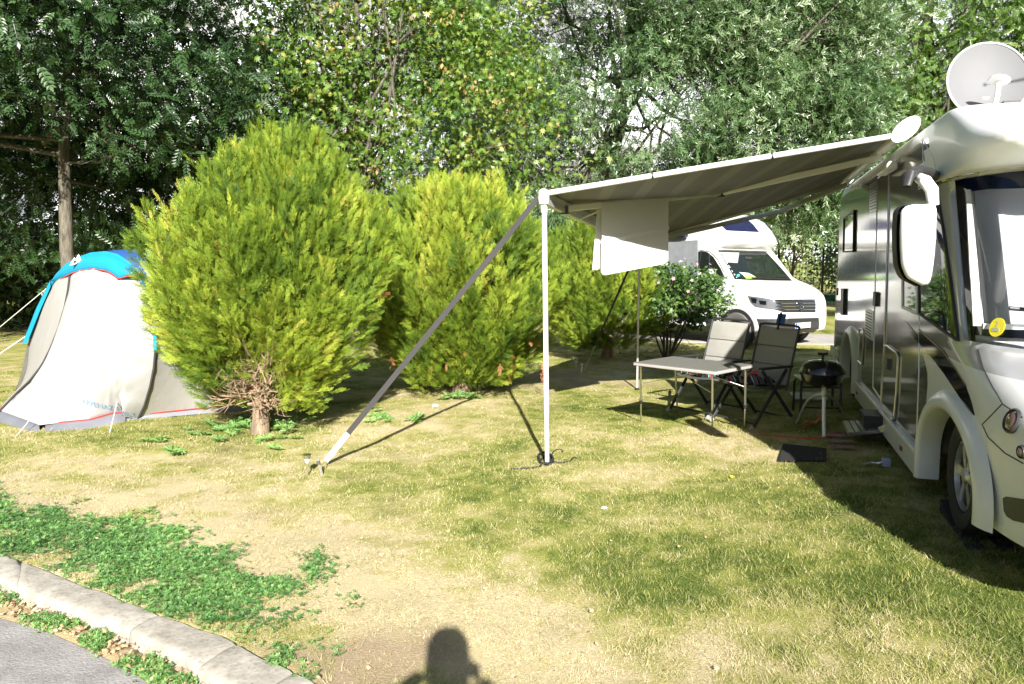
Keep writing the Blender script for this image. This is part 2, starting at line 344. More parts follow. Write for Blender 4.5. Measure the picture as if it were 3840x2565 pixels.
# ---------------------------------------------------------------- leaf kits
def kit(name):
    """templates in a unit frame: x = along the leaf, z = its normal; triangles"""
    V, F = [], []
    def quad(a, b, c, d):
        i = len(V); V.extend([a, b, c, d]); F.extend([(i, i+1, i+2), (i, i+2, i+3)])
    def tri(a, b, c):
        i = len(V); V.extend([a, b, c]); F.append((i, i+1, i+2))
    def leaf(o, d, l, wd, zz=0.):
        o = np.array(o, float); d = nz(np.array((d[0], d[1], 0.), float)); s = np.array((-d[1], d[0], 0)); mid = o+d*l*.42+np.array((0, 0, zz))
        quad(tuple(o), tuple(mid-s*wd), tuple(o+d*l), tuple(mid+s*wd))
    if name.startswith('thuja'):
        r2 = random.Random(int(name[-1])); n = 6
        tri((0, -.02, 0), (1, 0, 0), (0, .02, 0))
        for i in range(n):
            x = .10+.80*i/n
            for sgn in (-1, 1):
                L0 = (.36*(1-.7*i/n)+.05)*r2.uniform(.75, 1.2); a = R(r2.uniform(24, 38)); z = r2.uniform(-.05, .09)
                d = np.array((math.cos(a), sgn*math.sin(a))); s = np.array((-d[1], d[0]))*.024; e = np.array((x, 0))+d*L0; mid = np.array((x, 0))+d*L0*.55
                V0 = len(V); V.extend([(x, 0, 0), (mid[0]-s[0], mid[1]-s[1], z*.6), (e[0], e[1], z), (mid[0]+s[0], mid[1]+s[1], z*.6)]); F.extend([(V0, V0+1, V0+2), (V0, V0+2, V0+3)])
    elif name == 'maple':
        pts = []
        for a, r in [(180, .06), (-150, .42), (-115, .30), (-75, .62), (-50, .36), (-35, .74), (-14, .44), (0, 1.0), (14, .44), (35, .74), (50, .36), (75, .62), (115, .30), (150, .42)]:
            pts.append((.30+.62*r*math.cos(R(a)), .62*r*math.sin(R(a)), -.10*r*r))
        n = len(pts); V.append((.30, 0, 0.05)); V.extend(pts); F.extend([(0, 1+i, 1+(i+1) % n) for i in range(n)])
    elif name == 'pinnate':
        for i in range(5):
            x = .12+.19*i
            for sgn in (-1, 1): leaf((x, 0, 0), (.62, sgn*.78), .36*(1-.12*abs(i-2)), .075, .03)
        leaf((.9, 0, 0), (1, 0), .32, .075)
        tri((0, -.012, 0), (1, 0, 0), (0, .012, 0))
    elif name == 'willow':
        r2 = random.Random(3)
        for i in range(7):
            sgn = (-1)**i; x = .1+.13*i; leaf((x, 0, 0), (.75, sgn*r2.uniform(.35, .8)), .42, .055, r2.uniform(-.05, .05))
        tri((0, -.012, 0), (.95, 0, 0), (0, .012, 0))
    elif name == 'simple':
        leaf((0, 0, 0), (1, 0), 1., .30, .06)
    elif name == 'lobed':
        leaf((0, 0, 0), (1, 0), 1., .24, .05); leaf((.1, 0, 0), (.7, .7), .6, .16, .03); leaf((.1, 0, 0), (.7, -.7), .6, .16, .03)
    elif name == 'rosette':
        r2 = random.Random(5)
        for i in range(6):
            a = i*1.047+r2.uniform(-.3, .3); e = r2.uniform(.1, .6)
            V0 = len(V); c, s = math.cos(a), math.sin(a); V.extend([(0, 0, 0), (.55*c-.2*s, .55*s+.2*c, e*.7), (c, s, e), (.55*c+.2*s, .55*s-.2*c, e*.7)]); F.extend([(V0, V0+1, V0+2), (V0, V0+2, V0+3)])
    elif name == 'dandelion':
        for i in range(9):
            a = i*.698; c, s = math.cos(a), math.sin(a); V0 = len(V)
            V.extend([(0, 0, 0), (.6*c-.13*s, .6*s+.13*c, .35), (c, s, .22), (.6*c+.13*s, .6*s-.13*c, .35)]); F.extend([(V0, V0+1, V0+2), (V0, V0+2, V0+3)])
    return np.array(V, float), np.array(F, np.int32)
KIT = {k: kit(k) for k in ('thuja1', 'thuja2', 'thuja3', 'maple', 'pinnate', 'willow', 'simple', 'lobed', 'rosette', 'dandelion')}
def nrm(A): return A/np.maximum(np.linalg.norm(A, axis=1, keepdims=True), 1e-9)
def scatter(kitname, P, D, Nn, S, rnd):
    """copies of a template at P, long axis D, face normal about Nn, size S -> V, F, rnd"""
    TV, TF = KIT[kitname]; D = nrm(D); Y = nrm(np.cross(Nn, D)); Z = np.cross(D, Y); n = len(P); k = len(TV)
    V = P[:, None, :] + S[:, None, None]*(TV[None, :, 0, None]*D[:, None, :] + TV[None, :, 1, None]*Y[:, None, :] + TV[None, :, 2, None]*Z[:, None, :])
    F = (TF[None]+ (np.arange(n)*k)[:, None, None]).reshape(-1, 3)
    return V.reshape(-1, 3), F, np.repeat(rnd, k)
def join(parts):
    V, F, A = [], [], []; o = 0
    for v, f, a in parts: V.append(v); F.append(f+o); A.append(a); o += len(v)
    return np.concatenate(V), np.concatenate(F), np.concatenate(A)
def rdir(n): return nrm(rng.normal(size=(n, 3)))
def leaves(name, parts, mat, parent, label=None):
    V, F, A = join(parts); o = fastmesh(name, V, F, mat, parent, {'rnd': A})
    if label: o['label'] = label
    return o

# ================================================================= GROUND
P1 = np.array([.27, 6.57, 2.26]); P2 = np.array([1.70, 10.47, 1.98])      # tops of the two awning poles
vx = lambda x, y: G(x/.6112, y/.6112)[:2]
DRY = [(150, 1110, 1.5, .5), (480, 1180, .9, .4), (640, 1260, .9, .6), (1000, 1400, .5, .5), (850, 1450, .45, .6), (1000, 970, 1.2, .45), (1300, 1480, .6, .6), (900, 1200, .5, .3), (1150, 1480, .4, .5),
       (1500, 1060, .7, .35), (1650, 1040, .5, .4), (1300, 870, 1.5, .5), (800, 1010, .8, .3), (1500, 1480, .6, .35), (1700, 1500, .5, .3),
       (1250, 1180, .9, -.28), (1750, 1250, 1.0, -.22), (2050, 1350, .9, -.30), (560, 1010, .8, -.35), (950, 1100, .6, -.25), (1400, 930, 1.2, -.35), (1550, 1350, .7, -.35), (350, 1000, 1.0, -.3), (2200, 1450, .7, -.4), (1150, 1240, .5, -.25)]
SOIL = [(770, 1500, .30, .9), (880, 1550, .30, .8), (560, 1500, .25, .6), (1330, 860, 1.0, .55), (700, 1290, .2, .4), (640, 1000, .7, .5), (1080, 905, .8, .5), (480, 1410, .2, .5), (1400, 860, 1.5, .5), (1000, 1500, .35, .4)]
DRYW = [(*vx(a, b), r, k) for a, b, r, k in DRY]; SOILW = [(*vx(a, b), r, k) for a, b, r, k in SOIL]
def fields(X, Y):
    P = np.stack([X, Y, np.zeros_like(X)], 1)
    n = vnoise(P*1.3, 1)*.28+vnoise(P*3.4, 2)*.28+vnoise(P*9., 3)*.24+vnoise(P*21., 6)*.2
    d = .50+(n-.5)*1.7
    s = (vnoise(P*2.3, 5)-.78)*1.5
    for x, y, r, k in DRYW: d = d + k*np.exp(-((X-x)**2+(Y-y)**2)/(r*r))*.62
    for x, y, r, k in SOILW: s = s + k*np.exp(-((X-x)**2+(Y-y)**2)/(r*r))*(.5+vnoise(P*6, 9))
    return np.clip(d, 0, 1), np.clip(s, 0, 1)
MH_A = np.array([2.466, 4.131]); MH_ANG = R(16.95); MH_D = np.array([math.sin(MH_ANG), math.cos(MH_ANG)]); MH_R = np.array([math.cos(MH_ANG), -math.sin(MH_ANG)])
def rise(X, Y):
    """the lawn climbs a little toward the parked motorhome"""
    q = (X-MH_A[0])*MH_R[0]+(Y-MH_A[1])*MH_R[1]; t = np.clip((q+1.5)/1.35, 0, 1); f = np.clip((15-Y)/4, 0, 1)*np.clip((Y-1)/1.5, 0, 1)
    return .14*t*t*(3-2*t)*f
def GR(x, y, dz=0.):
    z = 0.
    for _ in range(8): p = G(x, y, z+dz); z = float(rise(p[0], p[1]))
    return G(x, y, z+dz)
def hgt(X, Y):
    P = np.stack([X, Y, np.zeros_like(X)], 1)
    return rise(X, Y)+(vnoise(P*.8, 11)-.5)*.03+(vnoise(P*3.5, 12)-.5)*.018
# kerb line through the lawn's front edge (pixels of the photo -> ground)
KIN = [G(x, y)[:2] for x, y in [(-900, 1840), (-400, 1968), (0, 2088), (166, 2143), (388, 2232), (554, 2298), (830, 2392), (1013, 2497), (1163, 2565), (1330, 2700), (1650, 3000)]]
KOUT = [G(x, y)[:2] for x, y in [(-900, 1895), (-400, 2040), (0, 2178), (127, 2232), (290, 2293), (443, 2348), (692, 2475), (847, 2565), (1000, 2690), (1180, 2850), (1500, 3200)]]
ROADE = [G(x, y)[:2] for x, y in [(-900, 1965), (-400, 2120), (0, 2272), (150, 2310), (332, 2387), (460, 2450), (598, 2530), (700, 2610), (840, 2740), (1000, 2900), (1330, 3300)]]
def side_of(X, Y, line):
    """signed: >0 on the lawn side of a left-to-right polyline"""
    lx = np.array([p[0] for p in line]); ly = np.array([p[1] for p in line]); o = np.argsort(lx)
    return Y-np.interp(X, lx[o], ly[o])
def axis(a, lo, hi, b, st, far):
    near = np.arange(lo, hi+1e-6, st); k = [near]; x = lo; s = st; left = []
    while x > a: s *= far; x -= s; left.append(x)
    x = hi; s = st; right = []
    while x < b: s *= far; x += s; right.append(x)
    return np.concatenate([np.array(left[::-1]), near, np.array(right)])
xs = axis(-400, -8, 7, 400, .045, 1.12); ys = axis(-200, 1.5, 14, 900, .045, 1.12)
XX, YY = np.meshgrid(xs, ys); X, Y = XX.ravel(), YY.ravel(); d, s = fields(X, Y); Z = hgt(X, Y)
kd = side_of(X, Y, KIN); inx = (X > -12) & (X < 3)
Z = np.where(inx & (kd < .06), np.interp(kd, [-.06, -.005, .06], [-.085, -.004, 0])+Z*.3, Z)     # falls away under the kerb and the road
n = len(xs); I = np.arange(len(ys)-1)[:, None]*n+np.arange(n-1)[None]; I = I.ravel()
far = np.hypot(X, Y) > 25; d = np.where(far, .45+(vnoise(np.stack([X*.2, Y*.2, X*0], 1), 4)-.5)*.5, d)
tag(fastmesh('lawn', np.stack([X, Y, Z], 1), np.stack([I, I+1, I+n+1, I+n], 1), M['lawn'], None, {'dry': d, 'soil': s}, True), kind='structure')

def strip(lineA, lineB, zA, zB, sub=10):
    A = np.array(lineA); B = np.array(lineB); t = np.linspace(0, 1, len(A)); tt = np.linspace(0, 1, (len(A)-1)*sub+1)
    A = np.stack([np.interp(tt, t, A[:, k]) for k in (0, 1)], 1); B = np.stack([np.interp(tt, t, B[:, k]) for k in (0, 1)], 1)
    return A, B, tt
# kerb: long worn stones, rounded edge toward the road
A_, B_, tt = strip(KIN, KOUT, 0, 0, 12)
mb = MB(); joint = [0, 30, 62, 76, 91, len(tt)-1]       # joints between the stones
for a, b in zip(joint[:-1], joint[1:]):
    rows = []
    for i in range(a, b+1):
        e = .985 if False else 0; row = []
        for q, z in [(-.02, -.10), (0, .0), (.03, .016), (.3, .018), (.66, .014), (.86, .008), (.95, .0), (1.0, -.035), (1.02, -.12)]:
            p = A_[i]*(1-q)+B_[i]*q; j = vnoise(np.array([[p[0]*6, p[1]*6, q*3]]), 21)[0]-.5
            if i in (a, b) and a: p = p+(A_[min(a+1, len(A_)-1)]-A_[a])*(0.06 if i == a else 0)
            dz = -.006 if i in (a, b) else 0
            row.append((p[0]+j*.012, p[1]+j*.012, z+j*.010+dz))
        rows.append(row)
    mb.grid(rows)
tag(mb.build('kerb', M['concrete'], smooth=60), kind='structure')
# gutter strip of earth beside the kerb, then the road
A_, B_, tt = strip(KOUT, ROADE, 0, 0, 12)
rows = [[(*(A_[i]*(1-q)+B_[i]*q), -.075+.02*math.sin(q*math.pi)) for q in (-.1, 0, .3, .6, 1, 1.1)] for i in range(len(tt))]
g_ = MB().grid(rows).build('gutter_soil', M['lawn'], fix=False)
a_ = g_.data.attributes.new('soil', 'FLOAT', 'POINT'); a_.data.foreach_set('value', [.55]*len(g_.data.vertices))
a_ = g_.data.attributes.new('dry', 'FLOAT', 'POINT'); a_.data.foreach_set('value', [.8]*len(g_.data.vertices))
tag(g_, kind='structure')
rows = []
for i in range(len(tt)):
    p = B_[i]; q = np.array([-.55, -.84]); rows.append([(*(p+q*t), -.068-.004*(t > .2)) for t in (0, .1, .3, 1, 3, 9)])
tag(MB().grid(rows).build('road', M['asphalt'], fix=False), kind='structure')
# far service road beyond the pitch
r0, r1, r2_, r3 = G(3700, 1262), G(2200, 1250), G(2200, 1278), G(3700, 1305)
tag(MB().prism([r3+(0, 0, .02), r0+(0, 0, .02), r1+(0, 0, .02), r2_+(0, 0, .02)], (0, 0, -.2)).build('far_road', M['path']), kind='structure')

# grass blades: densest close to the camera
def blades(n, ylo, yhi, h0, h1, wd):
    Y = ylo*(yhi/ylo)**rng.random(n*2); X = (rng.random(n*2)*2-1)*Y*.75; ok = (X > -8.5) & (X < 7.2); X, Y = X[ok][:n], Y[ok][:n]
    kd = side_of(X, Y, KIN); d, s = fields(X, Y); P = np.stack([X, Y, X*0], 1)
    keep = (kd > .02) & (rng.random(len(X)) > s*.85) & ~((X < -1.2) & (s > .75)); X, Y, d, s = X[keep], Y[keep], d[keep], s[keep]; n = len(X)
    P = np.stack([X, Y, X*0], 1); tuft = vnoise(P*5, 31)*.5+vnoise(P*17, 32)*.7-.1
    hh = (h0+(h1-h0)*rng.random(n)**2)*(.35+1.2*np.clip(tuft, 0, 1)**1.6)*(1.2-.65*d); a = rng.random(n)*6.283; lean = .4+1.3*rng.random(n)*(.6+d*.8)
    z = hgt(X, Y)-.004; base = np.stack([X, Y, z], 1); sd = np.stack([np.cos(a), np.sin(a), a*0], 1); b2 = a+rng.normal(size=n)*.8+1.57
    tip = base+np.stack([np.cos(b2)*lean*hh, np.sin(b2)*lean*hh, hh], 1); ww = (wd*(.6+.8*rng.random(n)))[:, None]*(Y[:, None]/3.5)**.75
    V = np.stack([base-sd*ww, base+sd*ww, tip], 1).reshape(-1, 3); F = np.arange(3*n).reshape(-1, 3)
    dd = np.clip(d+.03+rng.normal(size=n)*.33, 0, 1); return V, F, np.repeat(dd, 3)
def straws(n):
    Y = 2.6*(11/2.6)**rng.random(n); X = (rng.random(n)*2-1)*Y*.72; d, s = fields(X, Y); keep = (side_of(X, Y, KIN) > 0) & (X < 6.5) & (rng.random(n) < .25+d) & (vnoise(np.stack([X*2.5, Y*2.5, X*0], 1), 37) > .35); X, Y = X[keep], Y[keep]; n = len(X)
    a = rng.random(n)*6.283; L_ = .02+.06*rng.random(n)**1.5; z = hgt(X, Y)+.006+.012*rng.random(n); b = np.stack([X, Y, z], 1); dv = np.stack([np.cos(a), np.sin(a), rng.normal(size=n)*.25], 1)*L_[:, None]
    sd = np.stack([-np.sin(a), np.cos(a), a*0], 1)*(.0011*(Y/3.5))[:, None]; V = np.stack([b-sd, b+sd, b+dv], 1).reshape(-1, 3); return V, np.arange(3*n).reshape(-1, 3), np.repeat(np.clip(.85+rng.normal(size=n)*.2, 0, 1), 3)
V, F, A = join([straws(60000), blades(520000, 2.6, 8, .007, .040, .0018), blades(150000, 7, 16, .010, .042, .0017)])
tag(fastmesh('grass', V, F, M['blade'], None, {'dry': A}), 'short mown grass, straw yellow and green in patches', 'grass', kind='stuff')

# mat-forming green weed on the kerb side of the lawn and in the gutter
def incl(px, py, polys):
    ok = np.zeros(len(px), bool)
    for poly in polys:
        c = np.zeros(len(px), bool); m_ = len(poly)
        for i in range(m_):
            x0, y0 = poly[i]; x1, y1 = poly[(i+1) % m_]
            c ^= ((y0 > py) != (y1 > py)) & (px < (x1-x0)*(py-y0)/((y1-y0) or 1e-9)+x0)
        ok |= c
    return ok
def W2PX(X, Y, Z=0):
    d = np.stack([X, Y, X*0+Z-H], 1); z = d@_F; return 1920+FPX*d[:, 0]/z, 1282.5-FPX*(d@_U)/z
WP = [[(-500, 1800), (0, 1880), (70, 1930), (60, 2010), (-20, 2060), (0, 2085), (-500, 1950)], [(0, 1990), (250, 1935), (340, 1930), (300, 1990), (200, 2030), (60, 2085), (0, 2080)],
      [(60, 2105), (180, 2050), (330, 1985), (480, 1965), (660, 1985), (710, 2030), (690, 2075), (800, 2115), (900, 2150), (1010, 2190), (1110, 2230), (1170, 2270), (1130, 2330), (1050, 2380), (940, 2375), (800, 2340), (640, 2310), (540, 2290), (400, 2235), (370, 2190), (240, 2160)],
      [(700, 2070), (820, 2045), (940, 2050), (880, 2080), (760, 2110)], [(1150, 2110), (1230, 2130), (1250, 2160), (1190, 2200), (1140, 2170)], [(980, 2430), (1060, 2430), (1115, 2470), (1080, 2510), (1010, 2500)], [(1130, 2500), (1180, 2520), (1210, 2560), (1150, 2560)],
      [(1190, 2400), (1230, 2390), (1240, 2420), (1200, 2430)], [(1240, 2440), (1290, 2440), (1280, 2480), (1230, 2470)], [(1300, 2240), (1350, 2235), (1340, 2270), (1300, 2265)]]
n = 260000; Yr = 2.6+rng.random(n)*5; Xr = -7+rng.random(n)*7; P = np.stack([Xr, Yr, Xr*0], 1)
wob = np.stack([vnoise(P*4, 41)-.5, vnoise(P*4, 42)-.5], 1)*60+np.stack([vnoise(P*13, 46)-.5, vnoise(P*13, 47)-.5], 1)*90+rng.normal(size=(n, 2))*22; px, py = W2PX(Xr, Yr); ok = incl(px+wob[:, 0], py+wob[:, 1], WP) & (vnoise(P*5, 43)+rng.random(n)*.5 > .52)
kk = side_of(Xr, Yr, KIN) > -.03; ok &= kk
X, Y = Xr[ok][:42000], Yr[ok][:42000]; n = len(X); P = np.stack([X, Y, hgt(X, Y)+.004+.028*rng.random(n)*(.4+vnoise(np.stack([X*9, Y*9, X*0], 1), 44))], 1)
up = nrm(np.stack([rng.normal(size=n)*.35, rng.normal(size=n)*.35-.1, np.ones(n)], 1)); D = np.cross(up, rdir(n))
V, F, A = scatter('rosette', P, D, up, .008+.013*rng.random(n), np.clip(vnoise(P*2.5, 45)*.7+rng.normal(size=n)*.28, 0, 1))
tag(fastmesh('green_ground_cover', V, F, M['weed'], None, {'rnd': A}), 'dense low green weed carpet beside the concrete kerb', 'ground cover', kind='stuff')
# gutter growth
n = 6000; t = rng.random(n); Ka, Kb, tq = strip(KOUT, ROADE, 0, 0, 12); idx = (t*(len(tq)-1)).astype(int); q = rng.random(n)**.8; pa = Ka[idx]*(1-q[:, None])+Kb[idx]*q[:, None]+rng.normal(size=(n, 2))*.02
P = np.stack([pa[:, 0], pa[:, 1], -.06+.03*rng.random(n)], 1); ok = (vnoise(P*7, 51) > .47) & (P[:, 1] < 7); P = P[ok]; n = len(P); up = nrm(np.stack([rng.normal(size=n)*.5, rng.normal(size=n)*.5, np.ones(n)], 1))
V, F, A = scatter('rosette', P, np.cross(up, rdir(n)), up, .008+.011*rng.random(n), np.clip(.6+rng.normal(size=n)*.3, 0, 1))
tag(fastmesh('gutter_weeds', V, F, M['weed'], None, {'rnd': A}), 'straggly green weeds growing between the kerb and the asphalt', 'weeds', kind='stuff')
# fallen leaves
n = 2600; X = -6+rng.random(n)*11; Y = 2.8*(12/2.8)**rng.random(n); kd = side_of(X, Y, KIN); w_ = np.exp(-np.maximum(kd, 0)/.7); ok = (kd > -.1) & (rng.random(n) < .09+w_*.8); X, Y = X[ok], Y[ok]
gi = rng.integers(0, len(tq), 1100); qq = rng.random(1100); pg = Ka[gi]*(1-qq[:, None])+Kb[gi]*qq[:, None]; X = np.concatenate([X, pg[:, 0]]); Y = np.concatenate([Y, pg[:, 1]]); n = len(X)
kd = side_of(X, Y, KIN); Zl = np.where(kd < 0, -.045, .022)+rng.random(n)*.01; P = np.stack([X, Y, Zl], 1); up = nrm(np.stack([rng.normal(size=n)*.4, rng.normal(size=n)*.4, np.ones(n)], 1))
V, F, A = scatter('maple', P, np.cross(up, rdir(n)), up, .014+.026*rng.random(n), rng.random(n))
tag(fastmesh('fallen_leaves', V, F, M['dryleaf'], None, {'rnd': A}), 'dry brown leaves scattered over the grass and gutter', 'leaf litter', kind='stuff')

# broad-leaved weeds round the bush bases
def weedplants(spots, name, label, group):
    for i, (x, y, r, nn) in enumerate(spots):
        c = G(x, y); P = c+np.stack([rng.normal(size=nn)*r, rng.normal(size=nn)*r, .01+.04*rng.random(nn)], 1); up = nrm(np.stack([rng.normal(size=nn)*.3, rng.normal(size=nn)*.3, np.ones(nn)], 1))
        V, F, A = scatter('dandelion', P, np.cross(up, rdir(nn)), up, .05+.05*rng.random(nn), .55+.45*rng.random(nn))
        o = thing(name, label[i], 'weed', tuple(c), group=group); fastmesh('leaf_rosette', V, F, M['weed'], o, {'rnd': A})
weedplants([(900, 1615, .18, 22), (1075, 1600, .2, 18), (1010, 1665, .10, 6), (1745, 1497, .10, 16), (1870, 1440, .14, 10), (1520, 1590, .07, 5), (560, 1672, .06, 4), (660, 1710, .05, 3), (1400, 1570, .12, 9)],
           'broadleaf_weed', ['green broadleaf weeds left of the stump of the nearest bush', 'green weeds under the right side of the nearest bush', 'small weed in front of the nearest bush trunk', 'bright green weed clump beside the trunk of the second bush', 'weeds between the second bush and the white awning pole', 'single weed in the straw patch below the long black strap', 'small weed in the grass in front of the tent', 'smallest weed in the dry grass below the tent', 'weeds in grass behind the long black strap'], 'broad leaved weeds in the lawn')

# ================================================================= THUJA BUSHES
def thuja(name, label, base, height, rad, n, lean=(0, 0), lobes=7, seed=1, trunk=.09, hole=None, low=.35, squash=1., twigs=0, dead=0, mat='thuja', plumes=420, top=(.42, .62, .84, 1.0, .93, .70, .42, .10)):
    global rng
    rng = np.random.default_rng(seed); base = np.array(base, float)
    o = thing(name, label, 'bush', tuple(base), group='conifer bushes along the pitch')
    def prof(t):                                        # outline radius with height (0..1)
        return np.interp(t, [0, .08, .2, .42, .62, .8, .92, 1.0], top)
    m_ = plumes; tt = rng.random(m_)**.8; az = rng.random(m_)*6.283; dep = 1-.62*rng.random(m_)**1.7
    lob = vnoise(np.stack([np.cos(az)*1.5+5, np.sin(az)*1.5+5, tt*2.6], 1), seed); rag = rng.random(m_)
    gapn = vnoise(np.stack([np.cos(az)*3.2+5, np.sin(az)*3.2+5, tt*5], 1), seed+8); ok_ = gapn > .22; tt, az, dep, lob, rag = tt[ok_], az[ok_], dep[ok_], lob[ok_], rag[ok_]; m_ = len(tt)
    rr = rad*prof(tt)*dep*(.76+.42*lob)*(.88+.28*rag**2); zz = low+(height-low)*tt*(.93+.12*lob)+.22*rag**4
    out = np.stack([np.cos(az), np.sin(az), np.zeros(m_)], 1)
    TIP = base+np.stack([np.cos(az)*rr+lean[0]*tt, np.sin(az)*rr*squash+lean[1]*tt, zz], 1)
    AX = nrm(out*(1.0-.85*tt[:, None])+np.array((0, 0, 1.))*(.65+.9*tt[:, None])+rng.normal(size=(m_, 3))*.16)
    LEN = (.42+.42*rng.random(m_)); per = max(1, n//m_); ix = np.repeat(np.arange(m_), per); n = len(ix)
    sv = rng.random(n)**.75; wd_ = (.02+.13*(1-sv)**.7*rng.random(n)**.5); ra = rng.random(n)*6.283
    E1 = nrm(np.cross(AX, out+np.array((0, 0, .01)))); E2 = np.cross(AX, E1); rad_ = E1[ix]*np.cos(ra)[:, None]+E2[ix]*np.sin(ra)[:, None]
    P = TIP[ix]-AX[ix]*(LEN[ix]*(1-sv))[:, None]+rad_*wd_[:, None]+np.array((0, 0, -.06))*(1-sv)[:, None]**2
    D = nrm(AX[ix]+rad_*(.25+.75*(1-sv))[:, None]+rng.normal(size=(n, 3))*.16); S = (.085+.105*rng.random(n))*(1-.25*sv)
    keep = P[:, 2] > low*.6+base[2]
    if hole is not None:
        for hc, hr in hole:
            dd = np.linalg.norm((P-np.array(hc))*np.array((1, 1, 1.1)), axis=1); keep &= (dd > hr*(.75+.5*rng.random(n)))
    pv = (vnoise(TIP*2.2, seed+4)-.5)*.75+rng.normal(size=m_)*.13
    rv = np.clip(.46+pv[ix]+rng.normal(size=n)*.15, 0, .95); Nn = nrm(np.cross(D, rad_)+rng.normal(size=(n, 3))*.55)
    rv = np.where(rng.random(n) < .001, 1., rv); P, D, S, Nn, rv = P[keep], D[keep], S[keep], Nn[keep], rv[keep]; n = len(P)
    parts = []; ks = rng.integers(0, 3, n)
    for k in range(3):
        m_ = ks == k; parts.append(scatter('thuja%d' % (k+1), P[m_], D[m_], Nn[m_], S[m_], rv[m_]))
    # leading shoots that break the outline
    m_ = int(n*.03); j = rng.integers(0, n, m_)
    for q in range(3):
        PP = P[j]+D[j]*S[j][:, None]*(.5+.45*q); DD = nrm(D[j]+np.array((0, 0, .35))); parts.append(scatter('thuja1', PP, DD, nrm(np.cross(DD, rdir(m_))), S[j]*(.9-.2*q), np.clip(rv[j]+.15, 0, .95)))
    leaves('foliage', parts, M[mat], o)
    mb = MB(); pts = [base+(0, 0, -.05), base+(.02, 0, .15), base+(.03, .02, .5), base+(lean[0]*.4, lean[1]*.4, height*.5), base+(lean[0]*.8, lean[1]*.8, height*.85)]
    mb.tube(pts, [trunk*1.25, trunk, trunk*.8, trunk*.5, .02], 10)
    mb.build('trunk', M['bark_brown'], o)
    mb = MB()
    for k in range(46):                                 # main limbs carrying the sprays
        a = rng.random()*6.283; h0 = .25+rng.random()*height*.6; L0 = rad*(.62-.45*h0/height)
        p0 = base+np.array((lean[0]*h0/height, lean[1]*h0/height, h0)); e = p0+np.array((math.cos(a)*L0, math.sin(a)*L0*squash, .3+.3*rng.random()))
        mid = (p0+e)/2+np.array((math.cos(a)*.08, math.sin(a)*.08, -.1)); mb.tube([p0, mid, e], [.022, .014, .005], 5)
    mb.build('limbs', M['twig_tan'], o)
    if twigs:
        mb = MB(); (hc, hr) = hole[0]; hc = np.array(hc)
        for k in range(twigs):                          # the bare tangle where the bush has died back
            a = rng.random()*6.283; p0 = base+np.array((rng.normal()*.05, rng.normal()*.05-.03, .28+rng.random()*.62))
            dd = nz(np.array((math.cos(a)*1.0, -.55+.6*math.sin(a), .1+.5*rng.normal()))); L0 = hr*(.5+.75*rng.random()); pts = [p0]; p = p0.copy()
            for q in range(5):
                dd = nz(dd+rng.normal(size=3)*.3+np.array((0, 0, .06))); p = p+dd*L0/5; pts.append(p.copy())
            r0 = .006+.010*rng.random()**2; mb.tube(pts, [r0, r0*.85, r0*.7, r0*.55, r0*.4, r0*.2], 5)
            for q in (2, 3, 4):
                for _ in range(2):
                    d2 = nz(dd+rng.normal(size=3)*.9); b0 = pts[q]; b1 = b0+d2*L0*.22; b2 = b1+nz(d2+rng.normal(size=3)*.5)*L0*.15; mb.tube([b0, b1, b2], [r0*.5, r0*.35, .001], 4)
        mb.build('bare_branches', M['twig_tan'], o)
    if dead:
        nn = dead; az = -math.pi/2+rng.normal(size=nn)*.9; tt_ = rng.random(nn)*.35; c = rng.integers(0, 5, nn); ca = -1.5+np.array([-.9, .5, .9, 1.2, -.2])[c]+rng.normal(size=nn)*.06; cz = np.array([.55, .45, .75, .35, .6])[c]+rng.normal(size=nn)*.06
        P = base+np.stack([np.cos(ca)*rad*.9, np.sin(ca)*rad*.9*squash, cz], 1); D = nrm(np.stack([np.cos(ca)*.4, np.sin(ca)*.4, rng.normal(size=nn)*.6-.2], 1)+rng.normal(size=(nn, 3))*.3)
        leaves('dead_sprays', [scatter('thuja2', P, D, rdir(nn), .08+.08*rng.random(nn), rng.random(nn))], M['thuja_dead'], o, 'rusty brown dead sprays')
    return o
B1 = G(973, 1625); B2 = G(1702, 1472); B3 = G(2274, 1345)
thuja('conifer_bush', 'largest yellow-green conifer bush with a bare brown tangle above its trunk, beside the tent', B1, 2.95, 1.22, 70000, (.30, .1), plumes=680, seed=11, trunk=.085,
      hole=[(B1+np.array((.10, -.72, .60)), .47), (B1+np.array((-.05, -.3, .25)), .42)], low=.40, twigs=95)
thuja('conifer_bush', 'middle yellow-green conifer bush with rusty dead sprays near the ground, behind the black strap', B2+np.array((.08, 0, 0)), 2.70, 1.26, 56000, (.05, 0), plumes=560, top=(.5, .75, .92, 1.0, .98, .84, .62, .30), seed=12, trunk=.12, low=.24, dead=20)
thuja('conifer_bush', 'farthest green conifer bush, partly shaded under the far awning pole', B3, 2.55, 1.22, 34000, (-.15, 0), plumes=340, top=(.5, .75, .92, 1.0, .96, .80, .55, .2), seed=13, trunk=.10, low=.3)

